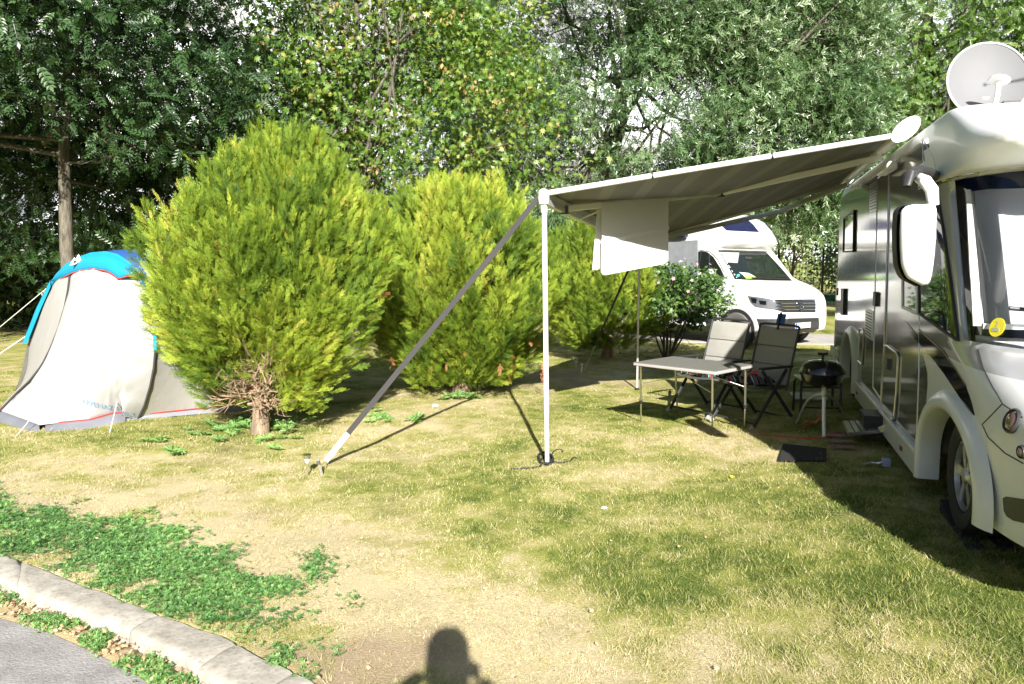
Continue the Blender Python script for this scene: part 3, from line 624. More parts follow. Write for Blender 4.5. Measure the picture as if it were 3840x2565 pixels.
# ================================================================= TREES
def tree(name, label, base, trunk, blobs, n, per, kitn, size, mat, seed=1, spread=.35, gap=.36, gs=1.1, droop=.15, upb=.5, barkm='bark_grey', limbs=26, tr=.2, extra=None, group='tall trees behind the pitch', cat='tree', twig=.5, clump=None):
    global rng
    rng = np.random.default_rng(seed); base = np.array(base, float); o = thing(name, label, cat, tuple(base), group=group)
    vol = np.array([b[1][0]*b[1][1]*b[1][2] for b in blobs]); bi = rng.choice(len(blobs), size=n*2, p=vol/vol.sum())
    C = np.array([b[0] for b in blobs])[bi]; Rr = np.array([b[1] for b in blobs])[bi]
    Q = C+rdir(n*2)*Rr*(rng.random(n*2)**.42)[:, None]*(.85+.3*rng.random(n*2))[:, None]
    Q = Q+base; ok = (vnoise(Q*gs, seed)*.6+vnoise(Q*gs*2.3, seed+1)*.4 > gap) & (Q[:, 2] > .2); Q = Q[ok][:n]; n = len(Q)
    m_ = n*per; idx = np.repeat(np.arange(n), per); P = Q[idx]+rng.normal(size=(m_, 3))*spread*.8*np.array((1, 1, .6)); size = size*.84
    cen = C.mean(0)+base; out = nrm(P-cen); D = nrm(out*.5+rng.normal(size=(m_, 3))*.8-np.array((0, 0, droop)))
    Nn = nrm(rng.normal(size=(m_, 3))*.7+np.array((0, -.35, upb))+nrm(Q[idx]-cen)*.2); S = size*(.65+.7*rng.random(m_))
    rv = np.clip(.5+(vnoise(Q*1.4, seed+5)[idx]-.5)*.7+rng.normal(size=m_)*.22, 0, 1)
    leaves('crown', [scatter(kitn, P, D, Nn, S, rv)], M[mat], o)
    if extra:
        nn, mm = extra; j = rng.integers(0, n, nn); PP = Q[j][np.repeat(np.arange(nn), 7)]+rng.normal(size=(nn*7, 3))*np.array((.05, .05, .10))
        leaves('seed_clusters', [scatter('simple', PP, nrm(np.stack([rng.normal(size=nn*7)*.4, rng.normal(size=nn*7)*.4, -np.ones(nn*7)], 1)), rdir(nn*7), .06+.05*rng.random(nn*7), rng.random(nn*7))], M[mm], o)
    mb = MB(); tp = [base+np.array(p) for p in trunk]; k = len(tp); mb.tube(tp, [tr*(1-.75*i/(k-1)) for i in range(k)], 12); mb.build('trunk', M[barkm], o)
    mb = MB(); j = rng.integers(0, n, limbs)
    for q in range(limbs):
        e = Q[j[q]]; f = .25+.6*rng.random(); s0 = tp[min(int(f*(k-1)), k-2)]; s1 = tp[min(int(f*(k-1)), k-2)+1]; p0 = s0+(s1-s0)*(f*(k-1) % 1)
        if np.linalg.norm(e-p0) > 7: e = p0+nz(e-p0)*7
        m1 = p0*.6+e*.4+np.array((rng.normal()*.3, rng.normal()*.3, -.35*rng.random())); m2 = p0*.25+e*.75+rng.normal(size=3)*.2; r0 = tr*(.16+.25*rng.random())
        mb.tube([p0, m1, m2, e], [r0, r0*.7, r0*.4, .008], 6)
        for _ in range(3):
            ee = m2+rng.normal(size=3)*.8*twig; mb.tube([m1*.3+m2*.7, (m2+ee)/2+rng.normal(size=3)*.1, ee], [r0*.3, r0*.2, .004], 5)
    mb.build('limbs', M[barkm], o)
    return o
# left: dark ash-like tree behind the tent; its forward crown shades everything below
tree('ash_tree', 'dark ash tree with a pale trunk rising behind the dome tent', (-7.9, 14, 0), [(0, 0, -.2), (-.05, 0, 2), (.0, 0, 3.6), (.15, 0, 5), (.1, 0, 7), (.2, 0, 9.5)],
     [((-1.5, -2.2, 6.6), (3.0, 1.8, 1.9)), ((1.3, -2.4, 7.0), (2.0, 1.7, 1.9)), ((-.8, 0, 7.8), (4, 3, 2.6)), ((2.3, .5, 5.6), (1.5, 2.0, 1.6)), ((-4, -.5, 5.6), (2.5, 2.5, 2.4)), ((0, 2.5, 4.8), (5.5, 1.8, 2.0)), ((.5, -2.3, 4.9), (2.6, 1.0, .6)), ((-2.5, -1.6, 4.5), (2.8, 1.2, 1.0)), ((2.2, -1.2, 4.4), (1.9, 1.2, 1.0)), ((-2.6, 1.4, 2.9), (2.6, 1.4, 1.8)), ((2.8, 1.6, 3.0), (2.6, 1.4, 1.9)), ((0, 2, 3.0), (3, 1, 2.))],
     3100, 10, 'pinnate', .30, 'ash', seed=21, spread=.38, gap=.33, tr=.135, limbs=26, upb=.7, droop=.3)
# sycamore / maple, centre left
tree('maple_tree', 'yellow-green maple with hanging ochre seed clusters behind the two nearest conifers', (-3.1, 15.2, 0), [(0, 0, -.2), (.1, 0, 2), (0, .1, 4), (.2, 0, 6), (.1, 0, 8.5)],
     [((0, 0, 5.6), (3.2, 1.6, 3.4)), ((2.6, -.3, 4.2), (1.7, 1.3, 2.0)), ((-1.0, .2, 3.3), (2.4, 1.2, 1.6)), ((1.8, .3, 6.6), (2.2, 1.4, 2.6))],
     1350, 13, 'maple', .19, 'maple', seed=22, spread=.36, gap=.46, gs=1.3, tr=.11, limbs=40, upb=.4, droop=.35, barkm='bark_grey', extra=(170, 'seed'))
tree('maple_tree', 'slim maple with sparse leaves between the ash and the larger maple', (-4.6, 16.5, 0), [(0, 0, -.2), (.1, 0, 3), (.1, 0, 5), (.2, 0, 8)],
     [((0, 0, 4.4), (1.5, 1.2, 2.2)), ((.6, 0, 5.2), (1.6, 1.2, 1.6))], 260, 10, 'maple', .18, 'maple', seed=32, spread=.35, gap=.44, tr=.07, limbs=14, upb=.4, droop=.35, extra=(20, 'seed'))
# silvery poplars, centre
PB = [((0, -1, 9.2), (3.6, 2.2, 2.4)), ((-2.9, -.6, 7.0), (2.4, 1.8, 2.6)), ((.5, -1.2, 6.2), (2.6, 1.6, 1.8)), ((2.8, -.5, 7.2), (2.2, 1.8, 2.6)), ((-1, 0, 3.6), (3.4, 1.4, 1.7)), ((2.6, 0, 4.0), (2.2, 1.4, 1.6))]
tree('silver_poplar', 'silvery leaved tree with a forked trunk above the middle of the awning', (2.9, 23, 0), [(0, 0, -.2), (-.1, 0, 3.2), (.0, 0, 4.6), (.3, 0, 6.4), (.5, 0, 8.2), (.4, 0, 12)],
     PB, 2300, 12, 'willow', .34, 'poplar', seed=23, spread=.38, gap=.43, gs=.9, tr=.25, limbs=44, upb=.7, droop=.3, twig=1)
tree('silver_poplar', 'silvery leaved tree whose crown starts right of the yellow-green maple', (-1.6, 25, 0), [(0, 0, -.2), (.1, 0, 3.5), (.0, 0, 6), (.3, 0, 9), (.3, 0, 12)],
     [((0, -.5, 8.4), (2.6, 2, 3.2)), ((1.2, -.5, 5.4), (2.2, 1.6, 2.2)), ((-1.5, 0, 4), (2.4, 1.4, 2.2))], 950, 12, 'willow', .34, 'poplar', seed=24, spread=.38, gap=.38, gs=.9, tr=.18, limbs=24, upb=.7, droop=.3, twig=1)
tree('silver_poplar', 'paler silvery tree standing directly above the long white edge of the awning', (5.8, 23, 0), [(0, 0, -.2), (.1, 0, 3.5), (.3, 0, 6), (.2, 0, 9), (.3, 0, 12)],
     [((1.8, -.8, 8.6), (3.0, 2, 2.6)), ((2.0, -1.2, 5.6), (2.8, 1.6, 1.9)), ((.6, .3, 4.0), (2.2, 1.4, 1.8)), ((3.4, .3, 3.6), (1.8, 1.3, 1.3))], 1700, 12, 'willow', .33, 'poplar', seed=25, spread=.38, gap=.42, gs=.9, tr=.22, limbs=36, upb=.7, droop=.3, twig=1)
# right: greener trees above the motorhome
tree('lime_tree', 'green tree with a dark trunk between the awning case and the satellite dish', (12.6, 25, 0), [(0, 0, -.2), (-.1, 0, 3.2), (.0, 0, 6), (.3, 0, 9), (.4, 0, 12)],
     [((-1.6, -1, 8.6), (2.8, 2, 2.8)), ((2.2, -1, 8.6), (2.6, 2, 2.8)), ((-2.4, -.8, 5.2), (2.4, 1.6, 2.0)), ((1.5, 0, 5.0), (2.4, 1.5, 1.8)), ((-.6, .2, 3.2), (3.4, 1.4, 1.0))], 2300, 11, 'pinnate', .24, 'lime', seed=26, spread=.38, gap=.43, gs=.9, tr=.26, limbs=40, upb=.6, droop=.35)
tree('lime_tree', 'green leafy tree rising behind the satellite dish', (17.5, 24, 0), [(0, 0, -.2), (-.1, 0, 3.2), (.0, 0, 6), (.3, 0, 9), (.4, 0, 12)],
     [((0, -1, 8.6), (3.2, 2, 3.0)), ((-1, -.8, 5.0), (2.8, 1.6, 2.2))], 800, 9, 'pinnate', .26, 'lime', seed=27, spread=.38, gap=.36, gs=.9, tr=.22, limbs=20, upb=.6, droop=.35)
tree('young_tree', 'sunlit yellow-green tree at the right edge behind the satellite dish', (11.4, 15.5, 0), [(0, 0, -.2), (-.1, 0, 3.2), (.0, 0, 6), (.3, 0, 7)],
     [((0, 0, 5.6), (1.25, 1.0, 1.3))], 130, 8, 'pinnate', .26, 'yellowleaf', seed=28, spread=.3, gap=.3, tr=.08, limbs=12, upb=.5)

# ================================================================= FAR BACKGROUND
def hedgeline(name, label, cat, c, size, n, leaf, mat, seed, group=None, kindstuff=False, kitn='simple', gs=.6):
    """leafy screen as one thing: crown of leaves over a few stems"""
    global rng
    rng = np.random.default_rng(seed); c = np.array(c, float); o = thing(name, label, cat, tuple(c), group=group)
    U = rng.random((n, 3)); X = (U[:, 0]-.5)*size[0]; Yv = (U[:, 1]-.5)*size[1]; top = size[2]*(.72+.45*vnoise(np.stack([X*gs, Yv*gs, X*0], 1), seed)); P = c+np.stack([X, Yv, top*U[:, 2]**.8], 1)
    ok = vnoise(P*gs*2, seed+1) > .22; P = P[ok]; n = len(P)
    leaves('foliage', [scatter(kitn, P, rdir(n), nrm(rng.normal(size=(n, 3))*.7+np.array((0, -.4, .7))), leaf*(.6+.8*rng.random(n)), np.clip(vnoise(P*.9, seed+2)+rng.normal(size=n)*.2, 0, 1))], M[mat], o)
    mb = MB()
    for k in range(max(3, int(size[0]/1.6))):
        x = (k+.5)/max(3, int(size[0]/1.6))-.5; b = c+np.array((x*size[0], rng.normal()*.2, 0)); mb.tube([b, b+(rng.normal()*.15, 0, size[2]*.4), b+(rng.normal()*.3, 0, size[2]*.75)], [.07, .05, .02], 6)
    mb.build('stems', M['bark_grey'], o); return o
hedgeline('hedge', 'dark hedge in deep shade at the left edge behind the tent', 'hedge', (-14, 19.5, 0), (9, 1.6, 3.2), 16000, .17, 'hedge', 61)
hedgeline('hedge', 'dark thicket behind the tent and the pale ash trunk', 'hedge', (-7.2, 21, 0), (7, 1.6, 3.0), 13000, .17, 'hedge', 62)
hedgeline('hedge', 'green hedge filling the gap behind the conifer bushes', 'hedge', (-.5, 27, 0), (13, 1.6, 3.4), 15000, .22, 'farleaf', 63)
hedgeline('hedge', 'hedge behind the white van and the flowering shrub', 'hedge', (5.0, 31, 0), (8, 2, 2.8), 9000, .22, 'farleaf', 64)
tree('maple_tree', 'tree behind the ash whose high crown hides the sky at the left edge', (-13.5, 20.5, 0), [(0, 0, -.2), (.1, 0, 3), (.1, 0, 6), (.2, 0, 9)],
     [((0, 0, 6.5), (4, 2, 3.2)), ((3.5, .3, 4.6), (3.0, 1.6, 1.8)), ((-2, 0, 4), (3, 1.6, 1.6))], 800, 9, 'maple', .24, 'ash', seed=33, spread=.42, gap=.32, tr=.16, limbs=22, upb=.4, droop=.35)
# beyond the fence: sunny park trees
hedgeline('hedge', 'pale sunlit bushes beyond the mesh fence', 'hedge', (17, 52, 0), (26, 4, 5.5), 16000, .30, 'farleaf', 65)
tree('park_tree', 'young pale stemmed tree beyond the mesh fence', (12.2, 34, 0), [(0, 0, -.2), (-.02, 0, 1.0), (.05, 0, 2.2), (0, 0, 3.2)], [((0, 0, 3.4), (1.0, .8, 1.0))], 90, 9, 'simple', .2, 'farleaf', seed=34, spread=.3, gap=.2, tr=.09, limbs=8, barkm='twig_tan', group=None)
tree('park_tree', 'silvery bush tree right behind the second fence post', (14.0, 33, 0), [(0, 0, -.2), (-.02, 0, .8), (.05, 0, 1.5), (0, 0, 2.4)], [((0, 0, 1.7), (1.5, .9, 1.4))], 160, 9, 'simple', .2, 'poplar', seed=35, spread=.3, gap=.25, tr=.06, limbs=8, group=None)
tree('park_tree', 'dark leafy tree whose low branches hang above the mesh fence', (10.6, 27.5, 0), [(0, 0, 3.0), (.0, 0, 4.0), (.2, 0, 5), (.3, 0, 6)], [((0, -.4, 3.9), (2.0, 1.2, 1.0)), ((-1.6, -.3, 3.6), (1.2, 1, .6)), ((1.6, -.3, 3.2), (1.3, .9, .9))], 420, 9, 'maple', .22, 'lime', seed=36, spread=.32, gap=.3, tr=.12, limbs=18, group=None)
# lumpy pale bank added far behind the trees; sunlit, it whitens the sky gaps
azs = np.linspace(R(-40), R(42), 110); els = np.linspace(R(-1), R(25), 44); AA, EE = np.meshgrid(azs, els, indexing='ij'); ux = np.stack([np.sin(AA)*np.cos(EE), np.cos(AA)*np.cos(EE), np.sin(EE)], -1)
q_ = ux.reshape(-1, 3); dd_ = (vnoise(q_*6+9, 91)*.5+vnoise(q_*14+9, 92)*.3+vnoise(q_*34+9, 93)*.2).reshape(AA.shape); CP = ux*(620-170*dd_[..., None])
M['sky_white'] = plain('sky_white', (.52, .54, .60), 1, var=.03, scale=.05, spec=0)
tag(MB().sheet(CP, (0, 60, 0)).build('sky_whitener', M['sky_white'], smooth=80), kind='structure')
# mesh fence with posts, green net at its foot
FY = 30.2
fo = thing('mesh_fence', 'dark green wire mesh fence between posts behind the white van', 'fence', (9, FY, 0))
mb = MB()
for k in range(9): mb.box((5.1+1.72*k, FY, 1.15), (.07, .05, 2.3)); 
for k in range(9):
    MB().box((5.12+1.72*k, FY, 1.15), (.075, .05, 2.35)).build('post', M['black_plastic'], fo)
mb = MB()
for x in np.arange(5.1, 19, .115): mb.box((x, FY-.05, 1.15), (.011, .006, 2.26))
for z in np.arange(.06, 2.3, .2): mb.box((12, FY-.058, z), (14, .006, .012))
mb.build('mesh_panel', M['dark_grey'], fo)
sn = [[(x, FY+3.2+.1*math.sin(x*3), z*(.55+.22*math.sin(x*1.3)+.1*math.sin(x*3.1))) for z in (0, .5, 1)] for x in np.arange(7, 22, .3)]
MBn = MB().sheet(sn, (0, .02, 0)); M['net'] = fabric('net', (.02, .20, .14), .3, .9)
tag(MBn.build('ground_net', M['net']), 'sagging green netting beyond the foot of the mesh fence', 'net')
hedgeline('sky_blocker_trees', 'added leafy belt behind the photographer, unseen, blocking low sky light', 'tree belt', (0, -26, 0), (70, 3, 9.5), 9000, .8, 'farleaf', 81, gs=.25)  # unseen tree belts, added on three sides to cut the sky fill
hedgeline('sky_blocker_trees', 'added leafy belt left of the pitch, outside the view, blocking sky light', 'tree belt', (-27, -2, 0), (3, 34, 10), 5000, .8, 'farleaf', 82, gs=.25)
hedgeline('sky_blocker_trees', 'added leafy belt right of the motorhome, outside the view, blocking sky light', 'tree belt', (20, 3, 0), (3, 32, 10), 5000, .8, 'farleaf', 83, gs=.25)
# caravan glimpsed behind the left thicket
cv = thing('caravan', 'white caravan barely visible behind the tent and hedge at the left', 'caravan', (-14.2, 24, 0))
MB().box((-14.2, 24, 1.5), (4.6, 2.1, 1.9)).build('body', M['van_white'], cv, bevel=.15)
MB().box((-15.2, 22.93, 1.75), (.9, .03, .55)).build('window', M['tinted'], cv); MB().box((-13.3, 22.93, 1.75), (.9, .03, .55)).build('window', M['tinted'], cv)
MB().lathe([(.05, -.1), (.3, -.1), (.32, 0), (.3, .1), (.05, .1)], (-14.2, 23.0, .32), (0, 1, 0)).build('wheel', M['rubber'], cv)
MB().box((-14.2, 22.94, 1.22), (4.5, .02, .08)).build('stripe', M['dark_grey'], cv)
#__PART2__
# ================================================================= SURFACE PATCHES
def bvh_of(objs):
    V, F = [], []
    for o in objs:
        b = len(V); l, r = XF.get(o, (np.zeros(3), 0)); c, s = math.cos(r), math.sin(r)
        V += [(v.co.x*c-v.co.y*s+l[0], v.co.x*s+v.co.y*c+l[1], v.co.z+l[2]) for v in o.data.vertices]; F += [tuple(b+i for i in p.vertices) for p in o.data.polygons]
    return BVHTree.FromPolygons(V, F)
def hit(bv, x, y, off=.004):
    d = ray(x, y); loc, no, i, dist = bv.ray_cast(Vector(_C), Vector(d).normalized())
    if loc is None: return None, None
    if no.dot(Vector(d)) > 0: no = -no
    return np.array(loc)+np.array(no)*off, np.array(no)
def inpoly(x, y, poly):
    return bool(incl(np.array([x]), np.array([y]), [poly])[0])
def patch(bv, poly, name, mat, parent, off=.004, step=14, thick=.006, smooth=38):
    """panel that follows a body's surface inside a surveyed outline, with a real rim"""
    pts = []; n = len(poly)
    for i in range(n):
        a, b = np.array(poly[i], float), np.array(poly[(i+1) % n], float); k = max(1, int(np.linalg.norm(b-a)/step))
        pts += [tuple(a+(b-a)*q/k) for q in range(k)]
    m = len(pts); xs_ = [p[0] for p in poly]; ys_ = [p[1] for p in poly]; extra = []
    sx = max(step, (max(xs_)-min(xs_))/40); sy = max(step, (max(ys_)-min(ys_))/40)
    for x in np.arange(min(xs_)+sx/2, max(xs_), sx):
        for y in np.arange(min(ys_)+sy/2, max(ys_), sy):
            if inpoly(x, y, poly) and min(math.hypot(x-p[0], y-p[1]) for p in pts) > step*.45: extra.append((x, y))
    r = delaunay_2d_cdt([Vector(p) for p in pts+extra], [], [list(range(m))], 1, 1e-4)
    V2, F2, orig = r[0], r[2], r[3]; W, Nn, ok = [], [], []
    for v in V2:
        h, no = hit(bv, v.x, v.y, off); ok.append(h is not None); W.append(h if h is not None else np.zeros(3)); Nn.append(no if no is not None else np.zeros(3))
    mb = MB(); F2 = [f for f in F2 if all(ok[i] for i in f)]; N0 = len(W)
    cnt = {}
    for f in F2:
        for i in range(len(f)): e = (f[i], f[(i+1) % len(f)]); cnt[e] = cnt.get(e, 0)+1
    rim = [e for e in cnt if (e[1], e[0]) not in cnt]
    V = W+[W[i]-Nn[i]*(thick+off) for i in range(N0)]
    mb.add(V, [tuple(f) for f in F2]+[(e[1], e[0], e[0]+N0, e[1]+N0) for e in rim])
    return mb.build(name, mat, parent, smooth=smooth, fix=False)
def seamline(bv, pts, name, mat, parent, rad=.003, off=.002, closed=False, step=12, n=6, flat=1.):
    P = []
    if closed: pts = list(pts)+[pts[0]]
    for a, b in zip(pts[:-1], pts[1:]):
        a, b = np.array(a, float), np.array(b, float); k = max(1, int(np.linalg.norm(b-a)/step)); P += [a+(b-a)*q/k for q in range(k)]
    P.append(np.array(pts[-1], float)); W = [hit(bv, p[0], p[1], off)[0] for p in P]; W = [w_ for w_ in W if w_ is not None]
    W = [w_ for i, w_ in enumerate(W) if i == 0 or np.linalg.norm(w_-W[i-1]) > 1e-4]
    if len(W) < 2: return None
    return MB().tube(W, rad, n, flat=flat).build(name, mat, parent)
def textmesh(name, s, mat, parent, origin, xdir, ydir, size, thick=.001, align='CENTER'):
    """lettering as thin raised mesh on a plane; world coordinates"""
    cu = bpy.data.curves.new(name, 'FONT'); cu.body = s; cu.size = 1; cu.align_x = align; cu.align_y = 'CENTER'; cu.extrude = 0; to = bpy.data.objects.new(name, cu); COL.objects.link(to)
    bpy.context.view_layer.update(); me = bpy.data.meshes.new_from_object(to.evaluated_get(bpy.context.evaluated_depsgraph_get())); bpy.data.objects.remove(to)
    o_, x_, y_ = np.array(origin), nz(xdir), nz(ydir); V = [o_+x_*v.co.x*size+y_*v.co.y*size for v in me.vertices]; F = [tuple(p.vertices) for p in me.polygons]
    return MB().add(V, F).build(name, mat, parent, fix=False)

# ================================================================= MOTORHOME
MS, MZ = .92, .14                                         # size factor and ground height under it
def MP(X, u, z): return np.array([*(MH_A+MH_R*X*MS+MH_D*u*MS), MZ+z*MS])
mr = np.array([*MH_R, 0]); md = np.array([*MH_D, 0]); up = np.array([0, 0, 1.])
mh = thing('motorhome', 'large white and silver integrated motorhome with open awning, parked at the right edge', 'motorhome', (MH_A[0], MH_A[1], MZ), -MH_ANG)
LV = [(.33, -1.08, 0), (.36, -1.10, 0), (.5, -1.12, 0), (.7, -1.14, 0), (.85, -1.15, 0), (.93, -1.12, 0), (1.0, -1.0, 0), (1.06, -.86, 0), (1.12, -.70, 0), (1.17, -.53, 0), (1.22, -.36, 0), (1.26, -.31, 0)]
LV += [(z, -.31+(z-1.26)*.58, 0) for z in np.linspace(1.26, 2.28, 12)[1:]] + [(2.305, .27, 0), (2.325, .19, 0), (2.36, .11, 0), (2.41, .05, 0), (2.46, .02, 0), (2.50, .05, .0), (2.54, .16, .003), (2.595, .34, .008), (2.68, .60, .012), (2.77, .86, .03), (2.81, 1.1, .07)]
XW = 2.40; REAR = 7.65; TH = [0, 8, 16, 24, 30, 36, 43, 52, 62, 74, 90]
def mhring(z, uf, ins):
    a, b = (float(np.interp(z, [2.5, 2.6, 2.68, 2.81], [.66, .5, .36, .25])), .20) if z > 2.37 else (.78, .32) if z > 2.315 else (.95, .36) if z < 1.1 else (.97, .42); a0 = 1.1; p = [(ins, REAR-ins), (ins, REAR-.12)]
    p += [(ins, u) for u in np.linspace(REAR-.3, uf+a+.05, 30)]
    p += [(ins+(b-ins)*(1-math.cos(R(t)))+0*t, uf+a*(1-math.sin(R(t)))) for t in TH]
    p = p+[(XW-x, u) for x, u in p[::-1]]; return p
rings = [mhring(*l) for l in LV]
mb = MB(); nR = len(rings[0]); V = [MP(x, u, LV[i][0]) for i, rg in enumerate(rings) for x, u in rg]; F = []; mats = []
IW0, IW1 = 32+3, nR-1-(32+3)                             # ring indices of the windscreen's two edges
LW0 = next(i for i, l in enumerate(LV) if l[0] >= 1.25); LW1 = next(i for i, l in enumerate(LV) if l[0] >= 2.279)
for i in range(len(LV)-1):
    for j in range(nR):
        j2 = (j+1) % nR; z = (LV[i][0]+LV[i+1][0])/2; x, u = rings[i][j]; x2, u2 = rings[i][j2]; um = (u+u2)/2; xm = (x+x2)/2
        side = um > LV[i][1]+1.05
        if LW0 <= i < LW1: m = 1 if (side or True) and (um > LV[i][1]+1.1) else 2
        elif z > 2.3: m = 0 if um < 1.75+(2.5-z)*1.2 or z > 2.64 else 1
        elif z > 1.1: m = 1 if um > .55 else 2
        else: m = 1 if um > 1.22 else 3
        if um > 7.45: m = 1
        F.append((i*nR+j, i*nR+j2, (i+1)*nR+j2, (i+1)*nR+j)); mats.append(m)
top = (len(LV)-1)*nR; F.append(tuple(top+j for j in range(nR))); mats.append(0); F.append(tuple(range(nR))[::-1]); mats.append(3)
mb.v = V; mb.f = F; mb.m = mats
body = mb.build('body', [M['white_paint'], M['silver_side'], M['grey_pillar'], M['warm_white']], mh, smooth=50)
mbv = bvh_of([body])
# open the wheel arches and the windscreen with a boolean
def arch_poly(uc, hw, zt, zb=-.3, n=28):
    return [(uc+hw*math.cos(t), zb+.5 if False else (.38+(zt-.38)*math.sin(t))) for t in np.linspace(0, math.pi, n)]
def arch_cut(uc, hw, zt):
    pl_ = arch_poly(uc, hw, zt); pl_ = [(uc+hw, -.4)]+pl_+[(uc-hw, -.4)]
    return MB().prism([MP(-.3, u, z) for u, z in pl_], mr*.75).build('cutter', M['black_plastic'], None)
cuts = [arch_cut(.38, .74, .80), arch_cut(5.62, .62, .80)]
wsc = MB(); ring = []
for i in range(LW0, LW1+1):
    row_o = [MP(x, u, LV[i][0])-md*.25-up*0 for x, u in rings[i][IW0:IW1+1]]; row_i = [MP(x, u, LV[i][0])+md*.80 for x, u in rings[i][IW0:IW1+1]]
    ring.append((row_o, row_i))
no = len(ring); nc = len(ring[0][0]); V = [p for ro, ri in ring for p in ro]+[p for ro, ri in ring for p in ri]; F = []; K = no*nc
for i in range(no-1):
    for j in range(nc-1): a = i*nc+j; F.append((a, a+1, a+nc+1, a+nc)); F.append((K+a, K+a+nc, K+a+nc+1, K+a+1))
for i in range(no-1): a = i*nc; F.append((a, a+nc, K+a+nc, K+a)); a = i*nc+nc-1; F.append((a+nc, a, K+a, K+a+nc))
for j in range(nc-1): F.append((j+1, j, K+j, K+j+1)); a = (no-1)*nc+j; F.append((a, a+1, K+a+1, K+a))
cuts.append(MB().add(V, F).build('cutter', M['black_plastic'], None))
for c in cuts:
    md_ = body.modifiers.new('cut', 'BOOLEAN'); md_.operation = 'DIFFERENCE'; md_.object = c; md_.solver = 'EXACT'
bpy.context.view_layer.update()
me2 = bpy.data.meshes.new_from_object(body.evaluated_get(bpy.context.evaluated_depsgraph_get())); body.modifiers.clear()
me2.name = 'body'; body.data = me2
for c in cuts: bpy.data.objects.remove(c)
mm = body.data.materials
if M['black_plastic'].name not in [m.name for m in mm if m]: mm.append(M['black_plastic'])
kb = [i for i, m in enumerate(mm) if m and m.name == M['black_plastic'].name][-1]
for p in body.data.polygons:                                          # the walls of the cut-outs are dark liners
    c = p.center
    X_, u_, z_ = c.x/MS, c.y/MS, c.z/MS
    if p.material_index > 3 or mm[p.material_index] is None or (.012 < X_ < .80 and min(abs(u_-.38)-.752, abs(u_-5.62)-.632) < 0 and z_ < .83 and abs(p.normal.x) < .9) or (.3 < X_ < .80 and z_ < .83): p.material_index = kb
# flared arches
for uc, hw, zt in ((.38, .74, .80), (5.62, .62, .80)):
    rows = []
    for t in np.linspace(-.36, math.pi+(.10 if uc < 1 else .36), 40):
        row = []
        for e, wv in ((.982, .10), (.985, -.03), (1.015, -.052), (1.06, -.058), (1.13, -.046), (1.20, -.022), (1.25, .006)):
            u = uc+hw*e*math.cos(t) if 0 <= t <= math.pi else uc+(hw*e)*(1 if t < 0 else -1); z = .38+(zt-.38)*e*math.sin(t)*(1 if e < 1.05 else 1.03) if 0 <= t <= math.pi else .38+.62*math.sin(t)
            row.append(MP(wv*(1 if z > .15 else 1), u, z))
        rows.append(row)
    MB().grid(rows).build('arch_flare', M['warm_white'], mh, smooth=60)
# wheels
def wheel(c, ax, r, wdt, parent, tyre, rimm, hub=.6, spokes=6, dark=True, name='wheel'):
    c, ax = np.asarray(c, float), nz(ax)                     # ax points outward
    t = MB().lathe([(hub*r, -wdt/2), (r*.93, -wdt/2), (r*.985, -wdt*.36), (r, -wdt*.2), (r, wdt*.2), (r*.985, wdt*.36), (r*.93, wdt/2), (r*.78, wdt*.52), (hub*r*1.04, wdt*.44), (hub*r, wdt*.3)], c, ax, 36).build('tyre', tyre, parent)
    rm = MB(); rm.lathe([(hub*r, wdt*.42), (hub*r*.94, wdt*.44), (hub*r*.9, wdt*.2), (hub*r*.88, .0)], c, ax, 30, cap=False)
    ref = up if abs(ax[2]) < .9 else md; a = nz(np.cross(ref, ax)); b = np.cross(ax, a)
    for k in range(spokes):
        th = 2*math.pi*k/spokes; d_ = math.cos(th)*a+math.sin(th)*b; s_ = np.cross(ax, d_); p = c+d_*hub*r*.5+ax*wdt*.30
        rm.hexa(p, d_*hub*r*.46, s_*hub*r*.13, ax*wdt*.06)
    rm.lathe([(hub*r*.26, wdt*.2), (hub*r*.26, wdt*.36), (hub*r*.2, wdt*.42), (0, wdt*.43)], c, ax, 18)
    rm.build('rim', rimm, t); MB().lathe([(hub*r*.9, -wdt*.05), (0, -wdt*.05)], c, ax, 24).build('brake_disc', M['black_plastic'], t)
    return t
wc = MP(.19, .42, 0); wc[2] = MZ+.012+.335; wheel(wc, -mr, .335, .22, mh, M['rubber'], M['alu'], .62, 6)
wc = MP(.16, 5.62, 0); wc[2] = MZ+.335; wheel(wc, -mr, .335, .22, mh, M['rubber'], M['alu'], .62, 6)
for X in (2.24,):
    for u in (.42, 5.62): wc = MP(X, u, 0); wc[2] = MZ+.335; wheel(wc, mr, .335, .22, mh, M['rubber'], M['alu'], .62, 6)
for u in (.38, 5.62): MB().hexa(MP(.62, u, .42), mr*.08, md*.6, up*.34).build('wheel_housing', M['black_plastic'], mh)
# skirt and its rail between the arches
def sidebox(name, u0, u1, z0, z1, w0, w1, mat, bev=0, parent=mh):
    c = MP(-(w0+w1)/2/MS, (u0+u1)/2, (z0+z1)/2); return MB().hexa(c, mr*(w1-w0)/2, md*(u1-u0)/2*MS, up*(z1-z0)/2*MS).build(name, mat, parent, bevel=bev)
sk = sidebox('skirt', 1.24, 4.84, .125, .30, -.03, .022, M['warm_white'], .008)
sidebox('rail', 1.22, 4.86, .30, .335, -.02, .034, M['alu_white'], .006, sk)
sidebox('skirt', 6.4, 7.6, .125, .30, -.03, .018, M['warm_white'], .008)
for u in (1.8, 4.6): sidebox('side_marker', u, u+.09, .20, .235, .02, .032, M['amber'])
